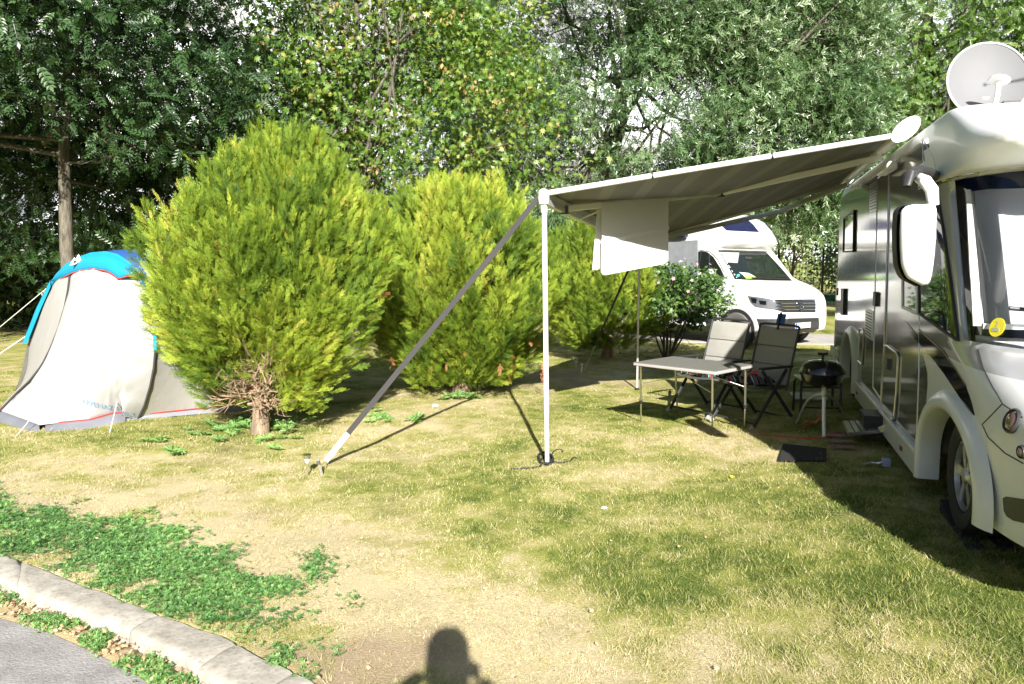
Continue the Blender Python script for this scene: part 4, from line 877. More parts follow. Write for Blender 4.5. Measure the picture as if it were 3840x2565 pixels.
# lower door, lockers, vents, windows (surveyed outlines on the wall)
def frame(poly, name, mat, rad=.007, parent=mh, off=.003): return seamline(mbv, poly, name, mat, parent, rad, off, closed=True)
dr = patch(mbv, [(3294, 668), (3336, 636), (3331, 900), (3322, 1200), (3309, 1500), (3276, 1452), (3284, 1100)], 'door', M['silver_side'], mh, off=.006, step=10)
frame([(3294, 668), (3336, 636), (3331, 900), (3322, 1200), (3309, 1500), (3276, 1452), (3284, 1100)], 'door_frame', M['alu'], .006, dr, .006)
patch(mbv, [(3287, 1094), (3296, 1098), (3294, 1150), (3285, 1146)], 'handle', M['black_plastic'], dr, off=.03, step=6, thick=.02)
patch(mbv, [(3162, 1082), (3172, 1082), (3170, 1182), (3161, 1180)], 'locker_handle', M['black_plastic'], mh, off=.03, step=8, thick=.02)
patch(mbv, [(3137, 1080), (3142, 1080), (3141, 1108), (3136, 1106)], 'rear_reflector', M['red'], mh, off=.01, step=6)
for poly in ([(3263, 799), (3264, 692), (3293, 673), (3291, 789)], [(3249, 1157), (3277, 1169), (3274, 1278), (3245, 1257)]):
    g_ = patch(mbv, poly, 'vent_grille', M['alu'], mh, off=.008, step=8); a, b, c, d_ = [np.array(p, float) for p in (poly if poly[0][1] < 900 and False else poly)]
    # slats across the vent
    if poly[0][1] < 900: L0, L1, R0, R1 = a, b, d_, c
    else: L0, L1, R0, R1 = d_, a, c, b
    for k in range(1, 10):
        f_ = k/10; p = L0+(L1-L0)*f_; q = R0+(R1-R0)*f_; p2 = p+(q-p)*.14; q2 = p+(q-p)*.86
        seamline(mbv, [tuple(p2), tuple(q2)], 'slat', M['black_plastic'], g_, .0075, .010, flat=.5)
lk = patch(mbv, [(3321, 1297), (3330, 1296), (3366, 1322), (3373, 1340), (3366, 1480), (3358, 1570), (3350, 1576), (3316, 1524), (3309, 1505), (3314, 1400)], 'locker_door', M['silver_side'], mh, off=.010, step=10)
frame([(3321, 1297), (3330, 1296), (3366, 1322), (3373, 1340), (3366, 1480), (3358, 1570), (3350, 1576), (3316, 1524), (3309, 1505), (3314, 1400)], 'locker_frame', M['alu'], .009, lk, .010)
patch(mbv, [(3337, 1343), (3344, 1346), (3343, 1388), (3336, 1384)], 'latch', M['black_plastic'], lk, off=.025, step=6, thick=.015)
patch(mbv, [(3312, 1514), (3320, 1520), (3354, 1558), (3352, 1566), (3316, 1530)], 'lower_vent', M['alu_white'], lk, off=.018, step=8)
lk2 = patch(mbv, [(3229, 1232), (3240, 1236), (3244, 1250), (3236, 1368), (3221, 1352), (3226, 1245)], 'locker_door', M['silver_side'], mh, off=.010, step=8)
frame([(3229, 1232), (3240, 1236), (3244, 1250), (3236, 1368), (3221, 1352), (3226, 1245)], 'locker_frame', M['alu'], .009, lk2, .010)
wn = patch(mbv, [(3170, 818), (3208, 790), (3205, 942), (3167, 944)], 'side_window', M['tinted'], mh, off=.012, step=8); frame([(3170, 818), (3208, 790), (3205, 942), (3167, 944)], 'window_frame', M['black_plastic'], .013, wn, .012)
wn = patch(mbv, [(3392, 1040), (3448, 1050), (3447, 1176), (3392, 1152)], 'side_window', M['tinted'], mh, off=.012, step=8); frame([(3392, 1040), (3448, 1050), (3447, 1176), (3392, 1152)], 'window_frame', M['alu_white'], .012, wn, .012)
CABW = [(3514, 722), (3521, 740), (3540, 850), (3570, 1060), (3598, 1276), (3590, 1274), (3452, 1176), (3450, 1040), (3470, 900), (3495, 770)]
wn = patch(mbv, CABW, 'cab_window', M['tinted'], mh, off=.006, step=10); frame(CABW, 'window_seal', M['black_plastic'], .010, wn, .006)
# body seams, stripe and gold line
patch(mbv, [(3447, 1240), (3480, 1268), (3536, 1322), (3582, 1382), (3622, 1446), (3642, 1500), (3656, 1558), (3650, 1556), (3620, 1520), (3582, 1463), (3540, 1400), (3501, 1349), (3470, 1312), (3447, 1286)], 'stripe', M['dark_gloss'], mh, off=.003, step=10)
patch(mbv, [(3386, 1201), (3398, 1206), (3446, 1262), (3446, 1286), (3420, 1258)], 'stripe', M['dark_gloss'], mh, off=.003, step=10)
M['gold'] = plain('gold', (.35, .26, .10), .3, metal=.5)
seamline(mbv, [(3447, 1236), (3536, 1316), (3584, 1380), (3625, 1446)], 'gold_line', M['gold'], mh, .004, .003)
for pts in ([(3447, 1180), (3446, 1400), (3437, 1640)], [(3318, 640), (3316, 1000)], [(3150, 740), (3132, 1290)], [(3668, 1310), (3688, 1382), (3722, 1450), (3760, 1515), (3835, 1566)], [(3758, 1516), (3684, 1592), (3706, 1640), (3770, 1700), (3838, 1738)], [(3459, 520), (3462, 600), (3478, 640)], [(3459, 520), (3500, 590), (3515, 660)]):
    seamline(mbv, pts, 'panel_seam', M['dark_grey'] if pts[0][1] > 1250 else M['alu'], mh, .0035, .0005)
# headlamp, fog lamp, bumper slot
def lamp(cx, cy, r, name, depth=.03):
    h, no = hit(mbv, cx, cy, 0); o = MB().lathe([(r*1.18, -.02), (r*1.22, .004), (r*1.10, .012), (r, .006), (r*.96, -.01)], h, no, 28).build(name, M['dark_grey'], mh)
    MB().lathe([(r*.97, -.012), (r*.97, .004), (r*.8, .012), (r*.4, .018), (0, .02)], h, no, 24).build('lens', M['lampglass'], o)
M['lampglass'] = plain('lampglass', (.10, .055, .045), .08, var=.6, scale=60, coat=1)
lamp(3796, 1578, .050, 'headlamp'); lamp(3834, 1695, .026, 'fog_lamp')
patch(mbv, [(3762, 1868), (3775, 1862), (3900, 1880), (3900, 1975), (3800, 1952), (3776, 1936), (3766, 1915)], 'bumper_slot', M['black_plastic'], mh, off=.003, step=12)
# windscreen: dark surround, white blind inside, glass in front
def wsrow(i, j0, j1, dy, o=0.): return [MP(x, u, LV[i][0])+md*dy for x, u in rings[i][j0:j1+1]]
ws = MB().grid([wsrow(i, IW0, IW1, .004) for i in range(LW0, LW1+1)]).build('windscreen', glassmat('windscreen_glass', (.9, .93, .95)), mh, smooth=60)
MB().grid([wsrow(i, IW0, IW1, .74) for i in range(LW0, LW1+1)]).build('cab_interior', M['navy'], mh, smooth=60)
def xat(px, u, z):
    return min(np.linspace(.05, .8, 300), key=lambda X_: abs(W2PX(*[np.array([q]) for q in MP(X_, u, z)])[0][0]-px))
ub = lambda z: -.31+(z-1.26)*.58+.40
bl = []
for z in np.linspace(1.36, 2.20, 14):
    x0 = xat(3684-(z-1.36)/.84*30, ub(z), z); bl.append([MP(x0+(XW-2*x0)*t, ub(z)+.012*(int(t*0) % 2), z) for t in np.linspace(0, 1, 12)])
MB().sheet(bl, md*.01).build('blind', M['towel'], ws)
MB().sheet([[r_[0]-mr*.045, r_[0]-mr*.004] for r_ in bl], md*.02).build('blind_rail', M['pole_grey'], ws); MB().beam(bl[0][0], bl[0][-1], .03, .03).build('blind_bar', M['pole_grey'], ws)
for j0, j1, i0, i1 in ((IW0, IW0+1, LW0, LW1), (IW1-1, IW1, LW0, LW1), (IW0, IW1, LW1-1, LW1)):
    MB().grid([wsrow(i, j0, j1, .012) for i in range(i0, i1+1)]).build('black_border', M['navy'], ws, smooth=60)
wbv = bvh_of([ws]); h, no = hit(wbv, 3742, 1228, .004)
st = MB().lathe([(.052, 0), (.052, .003), (0, .003)], h, no, 28).build('round_sticker', M['yellow'], ws)
xr = nz(np.cross(up, no)); yr = np.cross(no, xr); textmesh('sticker_digit', '2', M['van_white'], st, h+no*.005+yr*.018, xr, yr, .045)
for k in range(3): MB().hexa(h+no*.005-yr*(.004+.008*k), xr*.026*(1 if k else .8), yr*.0018, no*.0005).build('sticker_line', M['van_white'], st)
h, no = hit(wbv, 3800, 1162, .03); h2 = h+mr*.5-up*.04; MB().tube([h, h2], .012, 8).build('wiper', M['black_plastic'], mh)
# door lamp, awning light, mirror
MB().beam(MP(-.06, 2.75, 2.60), MP(-.06, 3.35, 2.60), .09, .07).build('door_canopy', M['alu_white'], mh, bevel=.015)
hb, nb = hit(mbv, 3490, 668, 0)
q0 = AT(3400, 655, 4.75); q1 = AT(3415, 700, 4.72); q2 = AT(3460, 640, 4.9); q3 = AT(3488, 660, 5.0)
MB().tube([AT(3400, 700, 4.55), AT(3406, 660, 4.56), AT(3440, 646, 4.7), AT(3478, 655, 4.85), hb-nb*.02], [.030, .045, .05, .05, .05], 14, flat=.7).build('mirror_foot', M['dark_grey'], mh)
am = MB().tube([AT(3448, 668, 4.62), AT(3470, 680, 4.52), AT(3494, 712, 4.5), AT(3500, 770, 4.5)], [.030, .036, .036, .03], 14).build('mirror_arm', M['white_paint'], mh)
OUT = [(3387, 800), (3392, 786), (3406, 772), (3430, 766), (3460, 766), (3490, 764), (3508, 764), (3513, 775), (3513, 814), (3511, 880), (3507, 944), (3502, 990), (3498, 1020), (3490, 1058), (3484, 1068), (3463, 1071), (3440, 1060), (3412, 1044), (3402, 1030), (3392, 1005), (3387, 983), (3384, 930), (3383, 868)]
cen = np.array([3450, 905.]); rows = []
for sc_, dy in ((.0, -.035), (.5, -.032), (.8, -.022), (.93, -.008), (1., .012), (1.0, .03)):
    rows.append([AT(*(cen+(np.array(p)-cen)*sc_ if sc_ > 0 else cen+(np.array(p)-cen)*.02), 4.45)+np.array((0, dy, 0)) for p in OUT+[OUT[0]]])
mi = MB().grid(rows).build('mirror_shell', M['white_paint'], mh, smooth=60)
rows = [[AT(*(cen+(np.array(p)-cen)*s_), 4.45)+np.array((-.018, dy, 0)) for p in OUT+[OUT[0]]] for s_, dy in ((1.0, .03), (1.02, .05), (1.0, .085), (.9, .10), (.02, .10))]
MB().grid(rows).build('mirror_back', M['black_plastic'], mi, smooth=60)
# satellite dish on the roof
dc = AT(3706, 300, 6.3); ax = nz(np.array((-.25, -1, .30))); e1 = nz(np.cross(up, ax)); e2 = np.cross(ax, e1)
mb = MB(); rows = []
for rr in np.linspace(0, 1, 12):
    rows.append([dc+ax*(-.075+.075*rr*rr)+(e1*math.cos(t)*.292+e2*math.sin(t)*.318)*rr for t in np.linspace(0, 2*math.pi, 49)])
dish = mb.sheet(rows, -ax*.008).build('satellite_dish', plain('dish_grey', (.14, .143, .15), .7, var=.03), mh, smooth=50)
MB().tube([dc+(e1*math.cos(t)*.292+e2*math.sin(t)*.318) for t in np.linspace(0, 2*math.pi, 49)], .008, 6).build('dish_rim', M['van_white'], dish)
MB().tube([dc-e2*.34+ax*.03, dc-e2*.22+ax*.17, dc-e2*.12+ax*.22], [.022, .020, .02], 10).build('feed_arm', M['alu_white'], dish)
MB().lathe([(0, -.012), (.07, -.008), (.078, 0), (.06, .012), (0, .016)], dc-e2*.12+ax*.22, nz(up*.9+e1*.2-ax*.3), 24).build('feed_head', M['alu_white'], dish)
rt = MP(0, 0, 2.76)[2]; MB().tube([dc-ax*.08-e2*.1, np.array((dc[0]-ax[0]*.15, dc[1]-ax[1]*.15, rt))], .035, 10).build('dish_mast', M['alu_white'], dish)
MB().hexa(MP(.35, .95, 2.775), mr*.045, md*.07, up*.012).build('roof_marker_lamp', M['dark_grey'], mh)
# fold-out step below the door
a, b, c, d_ = [G(x, y, .30) for x, y in ((3160, 1577), (3270, 1577), (3300, 1612), (3182, 1622))]
stp = MB().prism([a, b, c, d_], (0, 0, -.03)).build('folding_step', M['alu'], mh)
for k in range(1, 4):
    f_ = k/4; MB().beam(a+(b-a)*f_*.8+up*.003, d_+(c-d_)*f_*.8+up*.003, .008, .004).build('groove', M['dark_grey'], stp)
MB().beam(b, G(3292, 1545, .36), .03, .05).build('step_arm', M['alu'], stp); MB().beam(c, G(3330, 1600, .34), .03, .05).build('step_arm', M['alu'], stp)
MB().hexa(G(3276, 1590, .31), mr*.10, md*.16, up*.10).build('step_box', M['black_plastic'], stp)
MB().beam(AT(3118, 1308, 10.75), AT(3146, 1346, 10.3), .03, .10).build('rear_steady', M['alu'], mh); MB().beam(AT(3172, 1308, 10.3), AT(3136, 1340, 10.4), .03, .035).build('rear_steady', M['alu_white'], mh)
# levelling ramp under the front wheel
rp = thing('levelling_ramp', 'grey levelling ramp under the front wheel of the motorhome', 'ramp', tuple(MP(.1, .1, 0)))
for X in (.06, .24):
    MB().prism([MP(X, .12, -.01), MP(X, .85, -.01), MP(X, .85, .09), MP(X, .55, .02), MP(X, .14, .015)], mr*.09).build('rail', M['rubber'], rp)

# ================================================================= AWNING
C1 = MP(-.06, 2.42, 2.80); C2 = MP(-.06, 6.62, 2.80)
aw = thing('awning', 'grey roll-out awning with white frame on two legs, fixed to the motorhome', 'awning', tuple(G(2052, 1740)))
ld = nz(P2-P1); Q1, Q2 = P1-ld*.02, P2+ld*.05
rows = []
for i in range(25):
    s_ = i/24; a = Q1+(Q2-Q1)*s_+up*.055; b = C1+(C2-C1)*s_+up*.03; rows.append([a+(b-a)*t+up*(-.035*math.sin(math.pi*t)*(1+.2*math.sin(9*s_))) for t in np.linspace(0, 1, 22)])
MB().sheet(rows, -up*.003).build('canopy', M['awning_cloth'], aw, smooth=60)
a = Q1; b = Q2; MB().beam(a, b, .055, .11).build('lead_rail', M['alu_white'], aw, bevel=.012)
MB().beam(a-up*.03-nz(np.cross(ld, up))*(-.032), b-up*.03-nz(np.cross(ld, up))*(-.032), .012, .05).build('valance_groove', M['pole_grey'], aw)
cc = nz(C2-C1); cn = nz(np.cross(cc, up)); cu = nz(up*.75+mr*.8); cv_ = np.cross(cc, cu)        # the case is a tilted capsule along the roof edge
def caps(r1, r2, n=20): return [(r1*math.cos(t)*(1 if math.cos(t) > 0 else 1), r2*math.sin(t)) for t in np.linspace(0, 2*math.pi, n, endpoint=False)]
def capsule(p, q, r1, r2, name, mat, sh=(0, 0, 0)):
    mb = MB(); rows = [[e+cu*0+(up*x+cn*0)*0+nz(cu)*x*1.0+cv_*y+np.array(sh) for x, y in caps(r1, r2)+[caps(r1, r2)[0]]] for e in (p, q)]
    o = mb.grid(rows); o.add(rows[0][:-1], [tuple(range(20))]); o.add(rows[1][:-1], [tuple(range(20))[::-1]]); return o.build(name, mat, aw, smooth=50)
K1, K2 = C1+mr*.03+up*.05, C2+mr*.03+up*.05
capsule(K1, K2, .105, .055, 'awning_case', M['alu_white'])
capsule(K1-cc*.05, K1+cc*.015, .125, .068, 'case_end_cap', M['white_paint'])
capsule(K2-cc*.015, K2+cc*.05, .125, .068, 'case_end_cap', M['white_paint'])
# near-side tension rafter: three tube lengths with black joints
e0 = Q1+up*.035; e1_ = C1+up*.015
for t0, t1 in ((0, .312), (.318, .648), (.654, .985)): MB().tube([e0+(e1_-e0)*t0, e0+(e1_-e0)*t1], .023, 12).build('edge_tube', M['alu_white'], aw)
for t0 in (.315, .651): MB().tube([e0+(e1_-e0)*(t0-.003), e0+(e1_-e0)*(t0+.003)], .024, 12).build('tube_joint', M['black_plastic'], aw)
f0, f1 = Q2+up*.0, C2+up*.0
MB().beam(f0, f1, .03, .05).build('far_rafter', M['pole_grey'], aw, bevel=.006)
# folding arms: elbow toward the far end
def arm(s0, s1, el, dz):
    p0 = Q1+(Q2-Q1)*s0-up*.02; p2 = C1+(C2-C1)*s1-up*.05; e = el
    for k_, (a_, b_) in enumerate(((p0, e), (e, p2))): MB().beam(a_, b_, .045, .06).build('folding_arm', M['alu_white'], aw, bevel=.01)
    MB().lathe([(.035, -.045), (.035, .045)], e, up, 12).build('elbow', M['dark_grey'], aw)
ARM0 = Q1+(Q2-Q1)*.13-up*.03; ARM_E = AT(2705, 722, 8.05)
arm(.13, .22, ARM_E, 0)
ARM2 = Q1+(Q2-Q1)*.93; E2 = AT(2924, 792, 10.4)
for a_, b_ in ((Q2-ld*.25-up*.03, E2), (E2, C2-cc*.5-up*.06)): MB().beam(a_, b_, .045, .06).build('folding_arm', M['pole_grey'], aw, bevel=.01)
MB().tube([AT(2175, 823, 7.35), AT(2260, 786, 7.3)], .007, 6).build('brace', M['alu_white'], aw)
MB().hexa(ARM0-up*.0+mr*.02, mr*.03, md*.03, up*.035).build('arm_bracket', M['dark_grey'], aw)
# legs
def leg(top, bot, rad, mat, jointz, knee=None):
    d_ = bot-top; L_ = np.linalg.norm(d_); m_ = top+d_*jointz
    o = MB().beam(top, m_, rad*2, rad*2).build('leg', mat, aw, bevel=.004)
    MB().beam(m_, bot, rad*1.7, rad*1.7).build('lower_tube', mat, o, bevel=.003)
    MB().lathe([(.035, 0), (.035, .008), (.012, .03)], bot, up, 12).build('foot', M['black_plastic'], o)
L1 = GR(2052, 1742); L2 = GR(2389, 1461)
leg(P1-up*.09, L1, .0165, M['alu_white'], .80); leg(np.array([P2[0], P2[1], P2[2]-.08]), L2, .015, M['pole_grey'], .55)
MB().lathe([(.04, -.05), (.048, 0), (.04, .06), (.02, .075)], P1+up*.0-ld*.02, up, 14).build('corner_cap', M['alu_white'], aw)
MB().beam(P1-ld*.03+up*.02, P1-up*.12, .05, .05).build('corner_knuckle', M['alu_white'], aw, bevel=.01)
MB().beam(P2+ld*.0+up*.02, P2-up*.12, .05, .05).build('corner_knuckle', M['alu_white'], aw, bevel=.01)
# towel over the arm
ta = ARM0; tb = ARM_E
def onarm(px):                                            # point on the arm seen at column px
    best = min(np.linspace(0, 1, 400), key=lambda t: abs(W2PX(*[np.array([q]) for q in (ta+(tb-ta)*t)])[0][0]-px)); return ta+(tb-ta)*best
TL_, TR_ = onarm(2250), onarm(2498); twd = nz(TR_-TL_); tn = nz(np.cross(twd, up))
if tn[1] > 0: tn = -tn
tw = thing('towel', 'white bath towel folded over the awning arm', 'towel', tuple((TL_+TR_)/2))
rows = []
HH = .665
for i in range(31):
    s_ = i/30; row = []
    for k in range(60): 
        t = k/59; corner = .03*max(0, (s_-.93)/.07)**2+.03*max(0, (.05-s_)/.05)**2
        p = TL_+(TR_-TL_)*s_+up*.037-up*(HH+.012*(1-s_)-corner)*t+tn*(.032+.010*math.sin(s_*5+1)*t+.014*math.exp(-((t-.5-.012*math.sin(s_*7))/.03)**2)-.008*math.exp(-((t-.56-.012*math.sin(s_*7))/.02)**2))+twd*(.02*t*(s_-.3)); row.append(p)
    row[0] = TL_+(TR_-TL_)*s_+up*.046+tn*.012
    rows.append(row)
MB().sheet(rows, -tn*.004).build('front_fold', M['towel'], tw, smooth=60)
rows = []
for i in range(21):
    s_ = i/20; row = [TL_+(TR_-TL_)*s_+up*.046+tn*.010]
    for k in range(16): t = k/15; row.append(TL_+(TR_-TL_)*s_+up*.037-up*(HH-.045)*t-tn*(.034+.012*math.sin(s_*6)*t)-twd*(.055*t*(1-s_))+twd*(0)) 
    rows.append(row)
MB().sheet(rows, tn*.004).build('back_fold', M['towel'], tw, smooth=60)
# straps, pegs, tangled cord
sp = thing('guy_strap', 'long black strap with a pale yellow end at the near awning corner', 'strap', tuple(G(1205, 1768)))
s0 = P1+np.array((-.03, 0, .03)); s3 = G(1222, 1728, .05); s2 = s3+(s0-s3)*.105
MB().beam(s0, s2, .046, .004, up=(0, -1, .3)).build('webbing', M['strap'], sp); MB().beam(s2, s3, .046, .005, up=(0, -1, .3)).build('pale_end', M['strap_pale'], sp)
pg = G(1208, 1785); MB().tube([s3, pg+(0, 0, .12)], .004, 6).build('hook', M['alu'], sp)
def peg(p, lean, name='ground_peg', label='', grp='pegs of the awning straps'):
    o = thing(name, label, 'peg', tuple(p), group=grp); d_ = nz(np.array(lean)); MB().beam(p-d_*.03, p+d_*.15, .022, .006, up=(0, -1, 0)).build('spike', M['alu'], o)
    pts = [p+d_*(.10+.045*k/40)+np.array((.016*math.cos(k*.9), -.015+.006*math.sin(k*.9), 0)) for k in range(30)]; MB().tube(pts, .002, 4).build('spring', M['chrome'], o)
peg(pg, (-.22, 0, 1), label='metal ground peg with a spring holding the near strap beside the solar lamp')
sp2 = thing('guy_strap', 'short thin black strap behind the far awning pole, in front of the third conifer', 'strap', tuple(G(2185, 1395)))
t2 = P2+ld*.05; b2_ = G(2190, 1392, .08); MB().beam(t2, b2_+(t2-b2_)*.22, .028, .004, up=(0, -1, .3)).build('webbing', M['strap'], sp2); MB().tube([b2_+(t2-b2_)*.22, b2_], .006, 6).build('spring_end', M['alu'], sp2)
peg(G(2180, 1400), (.1, 0, 1), label='metal ground peg under the thin strap near the farther solar lamp')
def solar(p, s, label):
    o = thing('solar_lamp', label, 'garden lamp', tuple(p), group='solar garden lamps'); MB().tube([p-up*.02, p+up*.115*s], .007*s, 8).build('spike', M['alu'], o)
    MB().lathe([(.008*s, .115*s), (.022*s, .13*s), (.027*s, .17*s)], p, up, 16).build('glass', M['lamp_glass'], o)
    MB().lathe([(.036*s, .168*s), (.038*s, .195*s), (.033*s, .20*s), (.028*s, .198*s), (0, .198*s)], p, up, 20).build('cap', M['chrome'], o)
solar(G(1154, 1786), .92, 'small steel solar lamp beside the peg of the long black strap'); solar(G(2160, 1392), 1.05, 'small steel solar lamp in the shade between the second and third conifers')
co = thing('tangled_cord', 'tangled black cord lying around the foot of the near awning pole', 'cord', tuple(L1))
rng = np.random.default_rng(5)
def cordpath(pts): return [GR(x, y)+up*.012 for x, y in pts]
def smoothp(P, n=8):
    P = [np.array(p) for p in P]; out = []
    for i in range(len(P)-1):
        a, b, c, d_ = P[max(i-1, 0)], P[i], P[i+1], P[min(i+2, len(P)-1)]
        for k in range(n): t = k/n; out.append(.5*((2*b)+(-a+c)*t+(2*a-5*b+4*c-d_)*t*t+(-a+3*b-3*c+d_)*t**3))
    return out+[P[-1]]
mb = MB()
mb.tube(smoothp(cordpath([(1915, 1764), (1960, 1762), (2010, 1757), (2030, 1748), (2018, 1725), (2030, 1705), (2060, 1712), (2075, 1735), (2050, 1745), (2025, 1735), (2045, 1720), (2080, 1738), (2130, 1737), (2150, 1722), (2162, 1725)])), .008, 6)
mb.build('cord', M['black_cord'], co)
MB().tube(smoothp(cordpath([(2062, 1725), (2075, 1700), (2095, 1690), (2110, 1695), (2105, 1702)])+[]), .007, 6).build('loose_loop', M['black_cord'], co)
MB().tube(smoothp([q+up*(.03*math.sin(k)) for k, q in enumerate(cordpath([(2030, 1742), (2020, 1720), (2045, 1712), (2070, 1722), (2065, 1745), (2035, 1748), (2028, 1728), (2058, 1716), (2074, 1738), (2052, 1750)]))]), .009, 6).build('knot', M['black_cord'], co)

# ================================================================= CAMPING TABLE, CHAIRS
tz = .70
TC = [G(x, y, tz+.04) for x, y in ((2380, 1358), (2680, 1392), (2828, 1367), (2520, 1335))]   # left, front, right, back
tb_ = thing('camping_table', 'grey folding camping table on thin aluminium legs', 'table', tuple((TC[0]+TC[2])/2*np.array((1, 1, 0))))
ctr = sum(TC)/4; ex = ((TC[1]-TC[0])+(TC[2]-TC[3]))/2; ey = ((TC[3]-TC[0])+(TC[2]-TC[1]))/2
TCn = [ctr-ex/2-ey/2, ctr+ex/2-ey/2, ctr+ex/2+ey/2, ctr-ex/2+ey/2]
top_ = MB().prism([p for p in TCn], -up*.008).build('tabletop', M['table_top'], tb_, bevel=.003)
MB().prism([ctr+(p-ctr)*1.012-up*.006 for p in TCn], -up*.030).build('edge_band', M['table_edge'], top_, bevel=.008)
for i, (bx, by) in enumerate(((2404, 1580), (2670, 1621), (2793, 1606), (2541, 1557))):
    t_ = ctr+(TCn[i]-ctr)*.88-up*.04; b_ = GR(bx, by); m_ = t_+(b_-t_)*.62
    lg = MB().tube([t_, m_], .011, 10).build('leg', M['alu'], tb_); MB().tube([m_, b_], .0085, 8).build('leg_extension', M['alu'], lg); MB().tube([m_+(t_-m_)*.06, m_-(t_-m_)*.04], .016, 10).build('collar', M['dark_grey'], lg)
    cdir = ctr+(TCn[(i+1) % 4 if i % 2 == 0 else i-1]-ctr)*.35-up*.045; MB().tube([t_+(b_-t_)*.30, (t_+(b_-t_)*.30+cdir)/2-up*.01, cdir], .004, 6).build('brace', M['alu'], lg)
def chair(o_, face, label, seatm, lean=.32):
    """high-backed folding recliner; o_: ground point under the seat centre, face: unit direction it faces"""
    o = thing('camping_chair', label, 'chair', tuple(o_), group='padded camping chairs'); f = np.array([face[0], face[1], 0]); s = np.array([-f[1], f[0], 0]); q = lambda a, b, c: o_+f*a+s*b+up*c
    def pad(rowsf, nm, par, m): return MB().sheet(rowsf, m[1]).build(nm, m[0], par, smooth=60)
    bd = nz(-f*lean+up); bn = nz(np.cross(bd, s)); bn = bn if bn@f > 0 else -bn; B0 = q(-.20, 0, .42)
    L_ = .635 if lean > .3 else .605
    rows = [[B0+bd*L_*t+s*.25*x+bn*(.012*math.cos(x*1.5)-.008*(abs((t*3) % 1-.0) < .04)) for x in np.linspace(-1, 1, 9)] for t in np.linspace(0, 1, 25)]
    bk = pad(rows, 'backrest', o, (seatm, -bn*.03))
    for t in (.33, .66): MB().tube([B0+bd*L_*t+s*.25*x+bn*.014 for x in np.linspace(-1, 1, 7)], .003, 4).build('seam', M['dark_grey'], bk)
    for sg in (-1, 1): MB().tube([B0-bd*.05+s*.265*sg, B0+bd*(L_+.02)+s*.265*sg], .012, 8).build('back_tube', M['dark_grey'], bk)
    MB().tube([B0+bd*(L_+.02)+s*.265, B0+bd*(L_+.035)+s*.2, B0+bd*(L_+.035)-s*.2, B0+bd*(L_+.02)-s*.265], .012, 8).build('top_bar', M['dark_grey'], bk)
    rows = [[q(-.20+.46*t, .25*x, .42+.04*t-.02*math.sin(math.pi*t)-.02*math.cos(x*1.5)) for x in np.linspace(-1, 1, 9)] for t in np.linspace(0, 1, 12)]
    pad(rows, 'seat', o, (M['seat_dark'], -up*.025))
    for sg in (-1, 1):
        w_ = .285*sg
        lg = MB().beam(q(.33, w_, 0), q(-.16, w_, .60), .018, .035).build('leg', M['dark_grey'], o, bevel=.004); MB().beam(q(.35, w_, -.0), q(.31, w_, .035), .024, .045).build('foot', M['pole_grey'], lg)
        lg = MB().beam(q(-.36, w_*.93, 0), q(.18, w_*.93, .60), .018, .035).build('leg', M['dark_grey'], o, bevel=.004); MB().beam(q(-.38, w_*.93, 0), q(-.34, w_*.93, .035), .024, .045).build('foot', M['pole_grey'], lg)
        MB().beam(q(-.24, w_*1.02, .625), q(.24, w_*1.02, .63), .05, .022).build('armrest', M['black_plastic'], o, bevel=.008)
    MB().tube([q(.27, -.285, .06), q(.27, .285, .06)], .011, 8).build('front_stretcher', M['dark_grey'], o); MB().tube([q(-.30, -.265, .06), q(-.30, .265, .06)], .011, 8).build('rear_stretcher', M['dark_grey'], o)
    return q, B0, bd, bn, s
fA = GR(2507, 1547); fB = GR(2640, 1573); fC = GR(2684, 1585); fD = GR(2818, 1614)
fc = nz(np.array([-.80, -.60, 0]))
ql = chair((fA+fB)/2-fc*.36, fc[:2], 'pale sunlit padded camping chair behind the left part of the table', M['seat_cloth'])
qr = chair((fC+fD)/2-fc*.34, nz(np.array([-.86, -.5, 0]))[:2], 'dark shaded padded camping chair behind the right end of the table', M['seat_cloth'], lean=.26)
# things on the chairs
q = qr[0]; tw2 = thing('striped_towel', 'crumpled blue, black and red striped towel on the seat of the shaded chair', 'towel', tuple(q(.02, 0, .47)))
M['stripes'] = fabric('stripes', (.03, .03, .035), 0, .9); 
def stripemat():
    m, t, b = newmat('towel_stripes'); N = t.nodes; L = t.links; tc = N.new('ShaderNodeTexCoord'); wv = N.new('ShaderNodeTexWave'); wv.inputs['Scale'].default_value = 3.4; wv.inputs['Distortion'].default_value = 2.5; L.new(tc.outputs['Object'], wv.inputs[0])
    cr = N.new('ShaderNodeValToRGB'); cr.color_ramp.interpolation = 'CONSTANT'; e = cr.color_ramp.elements
    for _ in range(3): e.new(.5)
    for i, (p, c) in enumerate([(0, (.015, .015, .02)), (.35, (.16, .45, .42)), (.6, (.03, .07, .30)), (.8, (.02, .02, .03)), (.93, (.45, .05, .05))]): e[i].position = p; e[i].color = (*c, 1)
    L.new(wv.outputs[0], cr.inputs[0]); L.new(cr.outputs[0], b.inputs['Base Color']); b.inputs['Roughness'].default_value = .9; return m
M['stripes'] = stripemat()
def crumple(q, u0, u1, w0, w1, z, h, seed):
    g1, g2 = np.meshgrid(np.linspace(u0, u1, 22), np.linspace(w0, w1, 22), indexing='ij'); nn_ = vnoise(np.stack([g1.ravel()*14, g2.ravel()*14, g1.ravel()*0], 1), seed).reshape(22, 22)
    return [[q(g1[i, j], g2[i, j], z+h*nn_[i, j]*min(1, i/3, (21-i)/3, j/3, (21-j)/3)) for j in range(22)] for i in range(22)]
MB().sheet(crumple(q, -.12, .22, -.22, .20, .455, .09, 3), -up*.004).build('cloth', M['stripes'], tw2, smooth=60)
